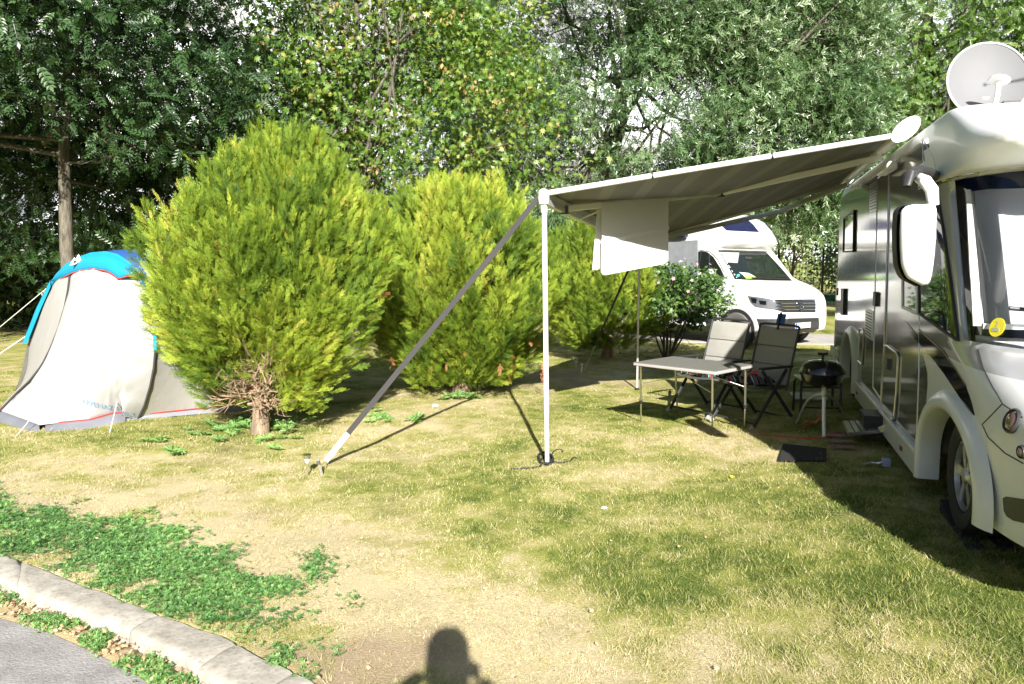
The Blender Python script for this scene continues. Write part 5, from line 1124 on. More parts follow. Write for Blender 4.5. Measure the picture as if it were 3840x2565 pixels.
tag(MB().prism([q(.06, .1, .55), q(.14, .02, .53), q(.10, -.03, .52), q(.02, .05, .56)], up*.015).build('red_cloth', M['red']), 'small red cloth on the striped towel', 'cloth')
q = ql[0]; nwp = thing('newspaper', 'white and pink magazine lying on the seat of the sunlit chair', 'magazine', tuple(q(.1, 0, .5)))
MB().prism([q(.30, .18, .50), q(.24, -.16, .50), q(.0, -.10, .49), q(.06, .22, .49)], up*.012).build('pages', M['towel'], nwp); MB().prism([q(.14, .0, .513), q(.10, -.14, .513), q(.02, -.10, .503), q(.05, .04, .503)], up*.002).build('pink_page', M['petal'], nwp)
cu_ = thing('seat_cushion', 'dark patterned cushion on the seat of the sunlit chair', 'cushion', tuple(q(0, 0, .45))); MB().hexa(q(.03, 0, .465), fc*.2, np.array([-fc[1], fc[0], 0])*.21, up*.022).build('cushion', M['stripes'], cu_, bevel=.015)
# blue cloth peg on the top bar of the dark chair
B0, bd, bn, s = qr[1:]; tag(MB().hexa(B0+bd*.70+s*.02+bn*.02, s*.055, bd*.055, bn*.006).build('blue_cloth', plain('blue_cloth', (.03, .10, .35), .8), None, bevel=.004), 'small blue cloth clipped to the top bar of the shaded chair', 'cloth')
tag(MB().beam(B0+bd*.58+s*.01+bn*.03, B0+bd*.77+s*.012+bn*.03, .02, .012).build('clip', M['black_plastic'], None), 'upright black clip standing on the top bar of the shaded chair', 'clip')

# ================================================================= GRILL, SIDE TABLE, SMALL THINGS
gb = GR(3090, 1641); gr = thing('gas_grill', 'black dome lidded grill on a pale three legged stand', 'grill', tuple(gb))
gx, gy = gb[0]-.0, gb[1]+.12; gz = gb[2]
cg = AT(3083, 1400, gy); gr_ = .195
bw = MB().lathe([(.02, -.115), (.13, -.108), (.175, -.07), (gr_, .0), (gr_+.006, .006)], (cg[0], gy, cg[2]), up, 36).build('bowl', M['enamel'], gr)
ld_ = MB().lathe([(gr_+.010, .006), (gr_+.008, .02), (gr_*.97, .05), (gr_*.84, .088), (gr_*.6, .113), (gr_*.3, .124), (0, .127)], (cg[0], gy, cg[2]), up, 36).build('lid', M['enamel'], gr)
lc = np.array([cg[0], gy, cg[2]]); MB().tube([lc+up*.12, lc+up*.175], .012, 8).build('handle_stem', M['black_plastic'], ld_); MB().tube([lc+np.array((-.045, 0, .185)), lc+np.array((0, 0, .178)), lc+np.array((.045, 0, .185))], .013, 8).build('handle', M['black_plastic'], ld_)
hubp = AT(3091, 1468, gy); MB().tube([lc-up*.10, hubp], .013, 8).build('column', M['gold'], gr); MB().lathe([(.014, .05), (.034, -.02), (.03, -.04), (.02, -.05)], hubp, up, 12).build('hub', M['pole_grey'], gr)
def curve(a, b, m): return smoothp([a, m, b], 8)
MB().tube([hubp-up*.02, (hubp+gb)/2+(0, .01, 0), gb], [.017, .0165, .016], 10).build('leg', M['alu_white'], gr)
for bx, by, mx_, my_ in ((2985, 1592, 3030, 1500), (3172, 1570, 3140, 1510)):
    b_ = GR(bx, by); MB().tube(curve(hubp-up*.02, b_, AT(mx_, my_, (gy+b_[1])/2)), .012, 8).build('leg', M['pole_grey'], gr)
MB().lathe([(.022, 0), (.022, .012)], gb, up, 10).build('foot', M['pole_grey'], gr)
hz = thing('gas_hose', 'orange-red gas hose hanging from the grill and coiled on the shaded grass', 'hose', tuple(gb))
MB().tube(smoothp([AT(3086, 1535, gy+.05), AT(3066, 1580, gy), GR(3040, 1602)+up*.05, GR(3010, 1612)+up*.015]), .007, 8).build('hanging_hose', M['red_hose'], hz)
MB().tube(smoothp([GR(x, y)+up*.012 for x, y in ((2848, 1618), (2852, 1632), (2875, 1638), (2920, 1640), (2962, 1644), (3020, 1648), (3080, 1646), (3130, 1640), (3170, 1634), (3192, 1637), (3170, 1643), (3130, 1632), (3120, 1628), (3160, 1626))]), .007, 8).build('ground_hose', M['red_hose'], hz)
# small side table behind the grill
sa = [G(x, y, .60) for x, y in ((2990, 1410), (3140, 1413), (3132, 1424), (3000, 1426))]; st_ = thing('side_table', 'low black tube framed table with a pale top behind the grill', 'table', tuple(sa[0]*np.array((1, 1, 0))))
c_ = AT(3066, 1417, 8.3); hx, hy = .215, .16; f1 = np.array((math.cos(-.1), math.sin(-.1), 0)); f2 = np.array((-f1[1], f1[0], 0))
MB().hexa(c_, f1*hx, f2*hy, up*.010).build('tabletop', M['pole_grey'], st_, bevel=.004)
for sx in (-1, 1):
    gz0 = .09; pts = [c_+f1*hx*.95*sx-f2*hy*.9-up*(c_[2]-gz0), c_+f1*hx*.95*sx-f2*hy*.9-up*.06, c_+f1*hx*.88*sx-f2*hy*.7-up*.02, c_+f1*hx*.88*sx+f2*hy*.7-up*.02, c_+f1*hx*.95*sx+f2*hy*.9-up*.06, c_+f1*hx*.95*sx+f2*hy*.9-up*(c_[2]-gz0)]
    MB().tube(pts, .014, 8).build('leg_frame', M['black_plastic'], st_)
for dz in (.08, .30): MB().tube([c_-f1*hx*.95-f2*hy*.9-up*dz, c_+f1*hx*.95-f2*hy*.9-up*dz], .010, 8).build('cross_tube', M['black_plastic'], st_)
pm = [GR(x, y)+up*.02 for x, y in ((2958, 1482), (3100, 1482), (3105, 1512), (2975, 1508))]; tag(MB().prism(pm, up*.02).build('floor_grating', plain('grating', (.22, .23, .24), .5, var=.5, scale=200), None), 'grey ribbed floor grating behind the legs of the grill', 'grating')
# floor mat and wooden boards
mm_ = [GR(x, y)+up*.012 for x, y in ((2935, 1672), (3098, 1690), (3100, 1738), (2922, 1735))]; tag(MB().prism(mm_, up*.012).build('door_mat', M['mat_black'], None, bevel=.004), 'black doormat on the shaded grass before the grill', 'mat')
for i, (x0, y0, x1, y1) in enumerate(((3101, 1650, 3205, 1654), (3106, 1666, 3208, 1670), (3114, 1684, 3210, 1688))):
    a_, b_ = GR(x0, y0)+up*(.05-.012*i), GR(x1, y1)+up*(.05-.012*i)
    tag(MB().beam(a_, b_, .07, .022).build('wooden_board', M['wood'], None, bevel=.003), ['brown board lying farthest from the viewer beside the doormat', 'middle one of the brown boards beside the doormat', 'nearest and palest brown board beside the doormat'][i], 'board', 'boards beside the doormat')
pk = thing('cable_plug', 'pale blue plug with cable lying in the shade under the motorhome', 'plug', tuple(GR(3320, 1752))); pp = GR(3322, 1748)+up*.03
MB().hexa(pp, mr*.03, md*.035, up*.03).build('plug', plain('plug_blue', (.35, .38, .55), .5), pk, bevel=.006); MB().tube(smoothp([GR(3235, 1748)+up*.012, GR(3265, 1742)+up*.015, GR(3290, 1746)+up*.02, pp-mr*.03]), .010, 8).build('cable', M['alu'], pk)
# litter on the grass
tag(MB().lathe([(.0, .028), (.03, .024), (.045, .008), (.04, -.005)], G(1632, 1524), up, 10).build('white_stone', M['cord'], None), 'small white stone in the grass below the second conifer', 'stone')
yl = GR(2735, 1797)+up*.02; V, F, A = scatter('maple', yl[None], np.array([[1, .2, .1]]), np.array([[.1, -.3, 1.]]), np.array([.055]), np.array([.5])); yo = fastmesh('yellow_leaf', V, F, M['yellow'], None); tag(yo, 'single bright yellow fallen leaf on the green grass', 'leaf')
yl = GR(2254, 1915)+up*.015; V, F, A = scatter('simple', yl[None], np.array([[1, .2, .1]]), np.array([[.1, -.5, 1.]]), np.array([.05]), np.array([.5])); tag(fastmesh('pale_leaf', V, F, M['cord'], None), 'pale curled leaf in the middle of the lawn', 'leaf')

# ================================================================= TENT
tn_ = thing('dome_tent', 'white and blue tunnel tent beside the nearest conifer bush', 'tent', (-5.0, 9.0, 0))
FR = G(520, 1572); FLp = G(57, 1478); hang = math.atan2(*(FLp-FR)[:2]); hp = lambda x, y: ONP(x, y, FR, hang)
HR = [(520, 1572), (545, 1520), (566, 1450), (580, 1380), (586, 1310), (585, 1230), (576, 1160), (558, 1090), (530, 1035), (490, 990), (445, 960), (400, 949), (345, 954), (300, 970), (255, 995), (222, 1028), (195, 1068), (170, 1115), (150, 1160), (130, 1215), (112, 1265), (97, 1310), (80, 1400), (57, 1478)]
HW = [hp(x, y) for x, y in HR]; HW[0][2] = 0; HW[-1][2] = 0
def resample(P, n):
    P = np.array(P); d = np.concatenate([[0], np.cumsum(np.linalg.norm(np.diff(P, axis=0), axis=1))]); t = np.linspace(0, d[-1], n); return np.stack([np.interp(t, d, P[:, k]) for k in range(3)], 1)
def surf(A, B, n, m, bulge, seed=0, wr=.012):
    """cloth stretched between two edge curves"""
    A, B = resample(A, n), resample(B, n); rows = []
    for j in range(m):
        t = j/(m-1); row = A*(1-t)+B*t+np.array(bulge)*math.sin(math.pi*t)
        rows.append(row)
    P = np.array(rows); nn_ = vnoise(np.stack([np.repeat(np.arange(m), n)*.25+np.tile(np.arange(n), m)*.1, np.tile(np.arange(n), m)*.35, np.zeros(n*m)], 1), seed).reshape(m, n)-.5
    fall = np.sin(np.pi*np.linspace(0, 1, m))[:, None]*np.sin(np.pi*np.linspace(0, 1, n))[None]
    out = nz(np.cross(P[m//2, -1]-P[m//2, 0], P[-1, n//2]-P[0, n//2])); return P+out*(nn_*fall)[..., None]*wr*2
base = [G(150, 1612)+up*.05, G(240, 1601)+up*.05, G(340, 1592)+up*.05, G(430, 1580)+up*.09, G(480, 1572)+up*.07, FR+up*.02]
seam_px = [(268, 1030), (258, 1090), (247, 1147), (225, 1225), (195, 1302), (160, 1370), (115, 1428), (60, 1480), (2, 1540)]
# main sunlit panel: from the arch down to the front hem, seam on its left
def mixd(x, y, f):                                         # distance between the arch plane (0) and the front hem (1)
    a = hp(x, y); return a
TLc = hp(268, 1000)
arch_part = [p for p in HW[:16]][::-1]                        # from over the seam down to the right foot
left_edge = [TLc]+[AT(x, y, d_) for (x, y), d_ in zip(seam_px[1:], (9.0, 8.75, 8.58, 8.45, 8.4, 8.42, 8.52, 8.62))]
hem = [G(2, 1545)+up*.06, G(60, 1568)+up*.05]+base
Pm = surf(arch_part, hem[2:], 60, 34, (-.10, -.16, .06), 3, .03)
# pull the left border of the panel on to the seam curve
Le = resample(left_edge[:7]+[G(150, 1612)+up*.05], 34)
for j in range(34):
    for i in range(60):
        w_ = max(0, 1-i/22)**2; Pm[j, i] = Pm[j, i]+(Le[j]-Pm[j, 0])*w_ if i else Pm[j, i]
    Pm[j, 0] = Le[j]
for i, (cx_, am_) in enumerate(((.3, .03), (.42, .02), (.5, .04), (.62, .03), (.72, .02), (.82, .04))):       # radial creases toward the pegged corner
    for j in range(34):
        t = j/33
        for k in range(60):
            s_ = k/59; d_ = (s_-cx_*(.25+.75*(1-t))-.1*t); Pm[j, k] += np.array((-.3, -1, 0))*am_*math.exp(-(d_/.022)**2)*math.sin(math.pi*min(1, t*1.05))
MB().sheet(Pm, np.array((.002, .004, 0))).build('front_panel', M['tent_white'], tn_, smooth=75)
# left flank, in its own shade
lf_top = resample([TLc]+HW[15:21], 30); far_hem = [G(2, 1545)+up*.06, G(-40, 1520)+up*.05, FLp+up*.05]
Fl = [G(150, 1612)+up*.05, G(60, 1570)+up*.06, G(0, 1548)+up*.06]
A2 = resample(left_edge[:7]+[AT(60, 1480, 8.68), AT(2, 1540, 8.66)], 34)
B2_ = resample([hp(215, 1045), hp(190, 1080), hp(165, 1130), hp(140, 1210), hp(112, 1290), AT(100, 1390, 10.0), AT(88, 1440, 9.7), AT(40, 1490, 9.3)], 34)
rows = [[A2[j]*(1-t)+B2_[j]*t+np.array((-.03, 0, 0))*math.sin(math.pi*t) for t in np.linspace(0, 1, 10)] for j in range(34)]
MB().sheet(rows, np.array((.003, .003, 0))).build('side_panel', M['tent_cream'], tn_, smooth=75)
A3 = resample(left_edge[3:7]+[G(150, 1612)+up*.05], 16); A4 = resample([AT(195, 1302, 8.45), AT(115, 1428, 8.42), AT(60, 1480, 8.52), AT(2, 1540, 8.62), G(-8, 1552)+up*.05], 16)
rows = [[A2[int(33*(.35+.65*j/15))]*(1-t)+resample([Le[14], Le[22], Le[33]], 16)[j]*t for t in np.linspace(0, 1, 8)] for j in range(16)]
MB().sheet(rows, np.array((.003, .003, 0))).build('door_flap', M['tent_white'], tn_, smooth=75)
MB().tube([p+np.array((0.0, -.02, 0)) for p in A2], .012, 6).build('zip_seam', M['strap'], tn_)
# mud skirt and red piping
sk_ = [G(-60, 1590), G(0, 1585), G(60, 1602), G(110, 1620), G(150, 1628)]; hm = [G(-60, 1552)+up*.06, G(0, 1551)+up*.06, G(60, 1568)+up*.055, G(110, 1580)+up*.05, G(145, 1598)+up*.05]
MB().sheet([list(resample(sk_, 12)+np.array((0, 0, .004))), list(resample(hm, 12))], np.array((0, .004, 0))).build('mud_skirt', M['tent_grey'], tn_)
MB().tube(list(resample(hm, 16)+np.array((0, -.008, .004))), .007, 6).build('red_piping', M['red'], tn_)
sk_ = [G(165, 1628), G(200, 1622), G(300, 1614), G(420, 1594), G(470, 1580), G(520, 1575)]; hm2 = [G(172, 1606)+up*.04]+base[1:]
MB().sheet([list(resample(sk_, 20)+np.array((0, 0, .004))), list(resample(hm2, 20))], np.array((0, .004, 0))).build('mud_skirt', M['tent_grey'], tn_)
MB().tube(list(resample(hm2, 24)+np.array((0, -.008, .006))), .007, 6).build('red_piping', M['red'], tn_)
# sleeping cabin behind the arch
dA = nz(np.array([G(930, 1532)[0]-FR[0], G(930, 1532)[1]-FR[1], 0])); EndR = FR+dA*1.75; EndL = FLp+np.array((1.5, 2.2, 0)); n_ = 30
hoop = resample(HW, n_); endh = []
for i in range(n_):
    t = i/(n_-1); b_ = EndR*(1-t)+EndL*t; endh.append(b_+up*(.95*math.sin(math.pi*t)**.6)+dA*(-.25*math.sin(math.pi*t)))
rows = []
for j in range(16):
    t = j/15; rows.append([hoop[i]*(1-t)+endh[i]*t-up*.12*math.sin(math.pi*t)*math.sin(math.pi*i/(n_-1)) for i in range(n_)])
rows.append([(EndR*(1-i/(n_-1))+EndL*i/(n_-1))+dA*.15 for i in range(n_)])
MB().sheet(rows, np.array((0, .003, -.003))).build('cabin', M['tent_cream'], tn_, smooth=70)
sk_ = [FR+np.array((.02, -.04, .004)), (FR+EndR)/2+np.array((.02, -.07, .004)), EndR+np.array((.02, -.07, .004))]; MB().sheet([list(resample(sk_, 10)), list(resample([FR+up*.05, (FR+EndR)/2+up*.06, EndR+up*.06], 10)+np.array((.01, -.02, 0)))], np.array((0, .004, 0))).build('mud_skirt', M['tent_grey'], tn_)
MB().tube(list(resample([FR+up*.06, (FR+EndR)/2+up*.065, EndR+up*.065], 10)+np.array((.015, -.035, 0))), .006, 6).build('red_piping', M['red'], tn_)
# blue arch sleeve and cap
MB().tube([p+np.array((.0, -.02, 0)) for p in HW[4:]][:17], .022, 8).build('blue_sleeve', M['tent_blue'], tn_); MB().tube([p+np.array((.0, -.02, 0)) for p in HW[:5]], .012, 8).build('pole_sleeve', M['strap'], tn_)
cap_lo = [(556, 1095), (540, 1040), (520, 1032), (480, 1035), (440, 1044), (422, 1026), (395, 1014), (350, 1007), (310, 1012), (268, 1024), (235, 1042), (205, 1062)]
cap_hi = [(572, 1140), (560, 1090), (535, 1040), (505, 1003), (470, 976), (436, 958), (400, 949), (350, 953), (305, 968), (262, 990), (228, 1020), (200, 1060)]
lo = resample([hp(x, y)+np.array((-.10, -.30, .0)) for x, y in cap_lo], 30); lo = resample([AT(x, y, hp(x, y)[1]-.28*math.sin(math.pi*min(1, max(0, i/11)))) for i, (x, y) in enumerate(cap_lo)], 30); hi = resample([hp(x, y)+np.array((0, -.02, .012)) for x, y in cap_hi], 30)
rows = [[lo[i]*(1-t)+hi[i]*t+np.array((0, -.05, .02))*math.sin(math.pi*t) for i in range(30)] for t in np.linspace(0, 1, 8)]
cap = MB().sheet(rows, np.array((0, .004, -.002))).build('blue_cap', M['tent_blue'], tn_, smooth=70); MB().tube(list(lo+np.array((0, -.006, -.004))), .006, 6).build('cap_piping', M['red'], cap)
rows = [[hi[i]+(dA*.55+up*(-.02))*t+up*.05*math.sin(math.pi*t*.8) for i in range(30)] for t in np.linspace(0, 1, 6)]
MB().sheet(rows, -up*.004).build('roof_panel', M['tent_navy'], tn_, smooth=70)
fl_ = [hp(205, 1050), hp(180, 1100), hp(150, 1160), hp(125, 1225), hp(100, 1285)]; fi_ = [hp(200, 1075), hp(185, 1110), hp(160, 1165), hp(135, 1228), hp(112, 1285)]
rows = [list(resample(fl_, 12)+np.array((-.03, -.04, 0))), list(resample(fi_, 12)+np.array((0, -.06, 0)))]; MB().sheet(rows, np.array((0, .004, 0))).build('blue_edge', M['tent_blue'], tn_)
lg0 = lo[19]*.45+hi[19]*.55+np.array((0, -.07, .02)); 
for dx, dz, s_ in ((-.05, 0, 1), (.0, .025, 1.2), (.05, 0, .9)): MB().prism([lg0+np.array((dx-.045*s_, 0, dz-.05)), lg0+np.array((dx+.045*s_, 0, dz-.03)), lg0+np.array((dx+.02, .0, dz+.045*s_))], (0, -.003, 0)).build('logo', M['van_white'], cap)
tp = Pm[30, 32]; tq_ = Pm[30, 52]; lt = textmesh('lettering', 'ARPENAZ FAMILY', plain('print_blue', (.10, .22, .36), .6), tn_, (tp+tq_)/2, tq_-tp, up, .085)
fpb = bvh_of([o for o in tn_.children if o.name.startswith('front_panel')]); lx = XF[lt][0]
for v in lt.data.vertices:                                      # print the letters on the cloth itself
    loc, no, i_, dd_ = fpb.ray_cast(Vector((v.co.x+lx[0], v.co.y+lx[1]-1.5, v.co.z+lx[2])), Vector((0, 1, 0)))
    if loc: v.co.y = loc.y-.006-lx[1]
def guy(a, b, label, peg_=True):
    o = thing('guy_line', label, 'rope', tuple(b), group='guy lines of the tent'); MB().tube([a, (a+b)/2-up*.01, b], .005, 6).build('rope', M['cord'], o)
    if peg_: MB().tube([b-up*.02, b+up*.06+np.array((-.02, -.02, 0))], .004, 6).build('peg', M['alu'], o)
guy(hp(198, 1062), G(-240, 1420, .0), 'upper white guy line running off the left side of the tent'); guy(hp(105, 1255), G(-300, 1520, .0), 'lower white guy line running off the left side of the tent')
guy(G(110, 1576, .10), G(45, 1652), 'short white guy line at the pegged corner of the tent'); guy(G(445, 1480, .28), G(408, 1636), 'short white guy line in front of the lettering on the tent')
tag(MB().tube([G(57, 1478), hp(88, 1345)+np.array((0, .1, 0))], .012, 8).build('tent_pole', M['strap'], None), 'thin black upright pole behind the left edge of the tent', 'pole')

# ================================================================= CAMPER VAN
vb = R(37); vf = np.array([math.sin(vb), -math.cos(vb), 0]); vr = np.array([math.cos(vb), math.sin(vb), 0]); V0 = G(2768, 1304)+vf*.84+vr*.95; V0[2] = 0
van = thing('camper_van', 'white high-roof camper van parked behind the flowering shrub', 'van', tuple(V0), math.atan2(vr[1], vr[0]))
VP = lambda x, y, z: V0+vr*x-vf*y+up*z                       # x: toward image right, y: back from the bumper
PROF = [(.12, .30), (.02, .34), (-.02, .45), (-.03, .62), (-.01, .80), (.03, .93), (.10, 1.03), (.19, 1.10), (.36, 1.19), (.56, 1.27), (.78, 1.34), (.90, 1.40), (1.08, 1.60), (1.28, 1.83), (1.42, 1.98), (1.32, 2.03), (1.27, 2.10), (1.30, 2.22), (1.42, 2.40), (1.60, 2.58), (1.9, 2.72), (2.4, 2.82), (3.0, 2.90), (4.5, 2.93), (5.6, 2.92), (5.85, 2.86), (5.98, 2.7), (6.0, 2.0), (6.0, .45), (5.9, .32)]
def hwid(y, z):
    w_ = 1.02-.16*max(0, (z-1.1)/1.85)**1.3; w_ -= .20*max(0, (.55-y)/.55)**2.2; w_ -= .0*(y > 5.6); return w_-(.03 if z > 2.05 and y < 3 else 0)*0
cenp = np.array([3.0, 1.5]); rows = []
PR = []
for i in range(len(PROF)-1):
    a_, b_ = np.array(PROF[i]), np.array(PROF[i+1]); k = max(1, int(np.linalg.norm(b_-a_)/.16)); PR += [a_+(b_-a_)*q/k for q in range(k)]
PR.append(np.array(PROF[-1])); nP = len(PR)
def nrm2(i):
    d_ = PR[min(i+1, nP-1)]-PR[max(i-1, 0)]; return nz(np.array([-d_[1], d_[0]])) if True else 0
for i, p in enumerate(PR):
    n2 = nrm2(i); n2 = n2 if (n2@(cenp-p)) > 0 else -n2; row = []
    for x, ins in ((-1, .10), (-.985, .05), (-.95, .018), (-.88, .004), (-.5, -.012), (0, -.018), (.5, -.012), (.88, .004), (.95, .018), (.985, .05), (1, .10)):
        q_ = p+n2*ins; w_ = hwid(q_[0], q_[1]); row.append(VP(x*w_, q_[0], q_[1]))
    rows.append(row)
mb = MB(); mb.grid(rows)
for sg, cix in ((-1, 0), (1, -1)):                            # flanks
    edge = [PR[i]+(lambda n2: (n2 if (n2@(cenp-PR[i])) > 0 else -n2))(nrm2(i))*.10 for i in range(nP)]; pts = [Vector(p) for p in edge]; ex_ = []
    for y in np.arange(.2, 6, .25):
        for z in np.arange(.4, 2.9, .18):
            if incl(np.array([y]), np.array([z]), [[tuple(e) for e in edge]])[0] and min(np.linalg.norm(np.array((y, z))-e) for e in edge) > .07: ex_.append(Vector((y, z)))
    r_ = delaunay_2d_cdt(pts+ex_, [], [list(range(nP))], 1, 1e-5); mb.add([VP(sg*hwid(v.x, v.y), v.x, v.y) for v in r_[0]], [tuple(f) for f in r_[2]])
vbody = mb.build('body', M['van_white'], van, smooth=32)
vbv = bvh_of([vbody]); P_ = lambda x, y: (2400+x/2.614, 780+y/2.614)
def vp_(pts, name, mat, parent=van, off=.006, step=9, thick=.006): return patch(vbv, [P_(*p) for p in pts], name, mat, parent, off=off, step=step, thick=thick)
wsn = vp_([(762, 418), (1000, 424), (1235, 432), (1300, 500), (1400, 610), (1488, 714), (1200, 710), (930, 700), (860, 570)], 'windscreen', M['tinted'])
vp_([(775, 435), (970, 440), (955, 542), (845, 535)], 'sun_shade', M['pole_grey'], wsn, off=.010)
vp_([(970, 632), (1060, 640), (1110, 665), (1020, 668)], 'dashboard_paper', M['van_white'], wsn, off=.010, step=6); vp_([(1015, 670), (1110, 668), (1145, 690), (1040, 694)], 'green_leaflet', plain('leaflet', (.45, .75, .12), .6), wsn, off=.012, step=6)
vp_([(946, 655), (965, 650), (978, 662), (966, 678), (948, 674)], 'badge', plain('badge_green', (.05, .5, .35), .5), wsn, off=.012, step=6)
vp_([(1030, 480), (1095, 484), (1092, 504), (1034, 500)], 'rear_view_mirror', M['dark_grey'], wsn, off=.012, step=6)
seamline(vbv, [P_(1090, 690), P_(1300, 702), P_(1460, 706)], 'wiper', M['black_plastic'], van, .012, .02)
vp_([(800, 175), (920, 150), (1045, 108), (1110, 165), (1168, 238), (1000, 230), (845, 222)], 'roof_window', M['navy'])
vp_([(520, 440), (600, 420), (660, 432), (720, 480), (790, 590), (838, 690), (700, 660), (540, 610)], 'side_window', M['tinted'])
seamline(vbv, [P_(682, 445), P_(680, 640)], 'window_divider', M['black_plastic'], van, .012, .01)
seamline(vbv, [P_(480, 408), P_(600, 414), P_(690, 430), P_(760, 500), P_(830, 640)], 'roof_seam', M['dark_grey'], van, .006, .002); seamline(vbv, [P_(745, 412), P_(1000, 418), P_(1250, 428)], 'cap_seam', M['dark_grey'], van, .010, .002)
# grille, lamps, bumper
gl_ = vp_([(1310, 900), (1706, 895), (1720, 940), (1718, 1022), (1400, 1022), (1340, 1000)], 'grille', M['black_plastic'], off=.008)
for y0, y1 in ((905, 903), (935, 932), (965, 962), (995, 994)): seamline(vbv, [P_(1330, y0), P_(1500, y0-1), P_(1712, y1)], 'chrome_bar', M['chrome'], gl_, .010, .016)
hd = vp_([(1062, 862), (1180, 876), (1310, 898), (1340, 940), (1345, 1000), (1240, 985), (1130, 968), (1088, 920)], 'headlamp', plain('headlamp_glass', (.13, .14, .15), .12, var=.5, scale=12, coat=1), off=.010)
vp_([(1090, 880), (1150, 888), (1140, 935), (1105, 925)], 'lamp_lens', M['dark_gloss'], hd, off=.016, step=6); vp_([(1170, 905), (1240, 912), (1236, 950), (1180, 942)], 'lamp_lens', M['dark_gloss'], hd, off=.016, step=6)
hh, nn2 = hit(vbv, *P_(1566, 968), .022); ex_ = nz(np.cross(up, nn2)); ey_ = np.cross(nn2, ex_); em = MB().tube([hh+(ex_*math.cos(t)+ey_*math.sin(t))*.085 for t in np.linspace(0, 6.2832, 33)], .009, 6).build('badge_ring', M['chrome'], gl_)
def emb(pts, nm): MB().tube([hh+ex_*x*.085+ey_*y*.085 for x, y in pts], .007, 5).build(nm, M['chrome'], gl_)
emb([(-.38, .86), (0, .12), (.38, .86)], 'badge_v'); emb([(-.80, .42), (-.40, -.72), (0, -.02), (.40, -.72), (.80, .42)], 'badge_w')
vp_([(1028, 1075), (1180, 1088), (1480, 1086), (1748, 1075), (1752, 1130), (1745, 1236), (1640, 1262), (1500, 1276), (1250, 1282), (1070, 1275), (1050, 1200)], 'bumper', M['dark_grey'], off=.012, thick=.01)
bb = vp_([(1180, 1120), (1480, 1118), (1480, 1160), (1200, 1158)], 'lower_intake', M['black_plastic'], off=.018); vp_([(1450, 1082), (1740, 1075), (1742, 1105), (1450, 1112)], 'bumper_slot', M['black_plastic'], off=.018); vp_([(1500, 1190), (1735, 1178), (1735, 1225), (1500, 1228)], 'lower_intake', M['black_plastic'], off=.018)
vp_([(195, 1040), (640, 1060), (762, 1070), (740, 1152), (400, 1145), (195, 1135)], 'side_cladding', M['dark_grey'], off=.012)
# number plate
hh, nn2 = hit(vbv, *P_(1580, 1148), .04); ex_ = vr; ey_ = up; nn3 = vf
pl_ = MB().hexa(hh, ex_*.265, ey_*.056, nn3*.004).build('number_plate', M['van_white'], van, bevel=.004); MB().hexa(hh+nn3*.006-ex_*.238, ex_*.022, ey_*.054, nn3*.001).build('blue_band', plain('plate_blue', (.01, .08, .5), .5), pl_)
textmesh('plate_text', 'H GC 1021', M['black_plastic'], pl_, hh+nn3*.007+ex_*.02, ex_, ey_, .105); MB().lathe([(.010, 0), (.010, .002), (0, .002)], hh+nn3*.006-ex_*.150, nn3, 12).build('plate_seal', M['dark_grey'], pl_)
# wheels and arch
for x_, y_ in ((-1, .84), (-1, 4.48), (1, .84), (1, 4.48)):
    wcn = VP(x_*.945, y_, .36); wheel(wcn, vr*x_, .36, .235, van, M['tyre_grey'] if x_ < 0 else M['rubber'], M['dark_grey'], .58, 8)
for y_ in (.84, 4.48):
    h_ = []
    for t in np.linspace(-.15, math.pi+.15, 22):
        h_.append([VP(-(hwid(y_+.45*math.cos(t), .36+.45*math.sin(t))+w_), y_+e*math.cos(t), .36+e*math.sin(t)) for e, w_ in ((.40, -.10), (.425, .012), (.47, .022), (.52, .006))])
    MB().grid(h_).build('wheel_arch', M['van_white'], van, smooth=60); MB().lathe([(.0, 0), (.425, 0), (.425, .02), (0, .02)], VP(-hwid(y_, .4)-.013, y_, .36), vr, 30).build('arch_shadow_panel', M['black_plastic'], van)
MB().beam(VP(-1.04, 1.6, .42), VP(-1.04, 4.1, .42), .05, .10).build('side_sill', M['van_white'], van, bevel=.015)
ms = MB().hexa(VP(-1.20, 1.35, 1.42), vr*.09, vf*.05, up*.15).build('door_mirror', M['van_white'], van, bevel=.03); MB().beam(VP(-1.13, 1.35, 1.36), VP(-.98, 1.35, 1.36), .06, .05).build('mirror_arm', M['black_plastic'], ms)
MB().beam(VP(-1.06, 2.15, 2.30), VP(-1.06, 5.6, 2.30), .16, .15).build('side_awning_case', M['navy'], van, bevel=.03); MB().beam(VP(-1.02, 2.3, 1.35), VP(-1.02, 2.32, 2.15), .02, .9).build('sliding_door_opening', plain('door_grey', (.20, .21, .23), .5), van)
patch(vbv, [(2520, 905), (2588, 905), (2584, 1120), (2530, 1100)], 'side_door', plain('door_inner', (.33, .35, .38), .5), van, off=.02, step=12)
patch(vbv, [(2562, 918), (2584, 918), (2583, 932), (2562, 932)], 'door_vent', M['black_plastic'], van, off=.03, step=8)

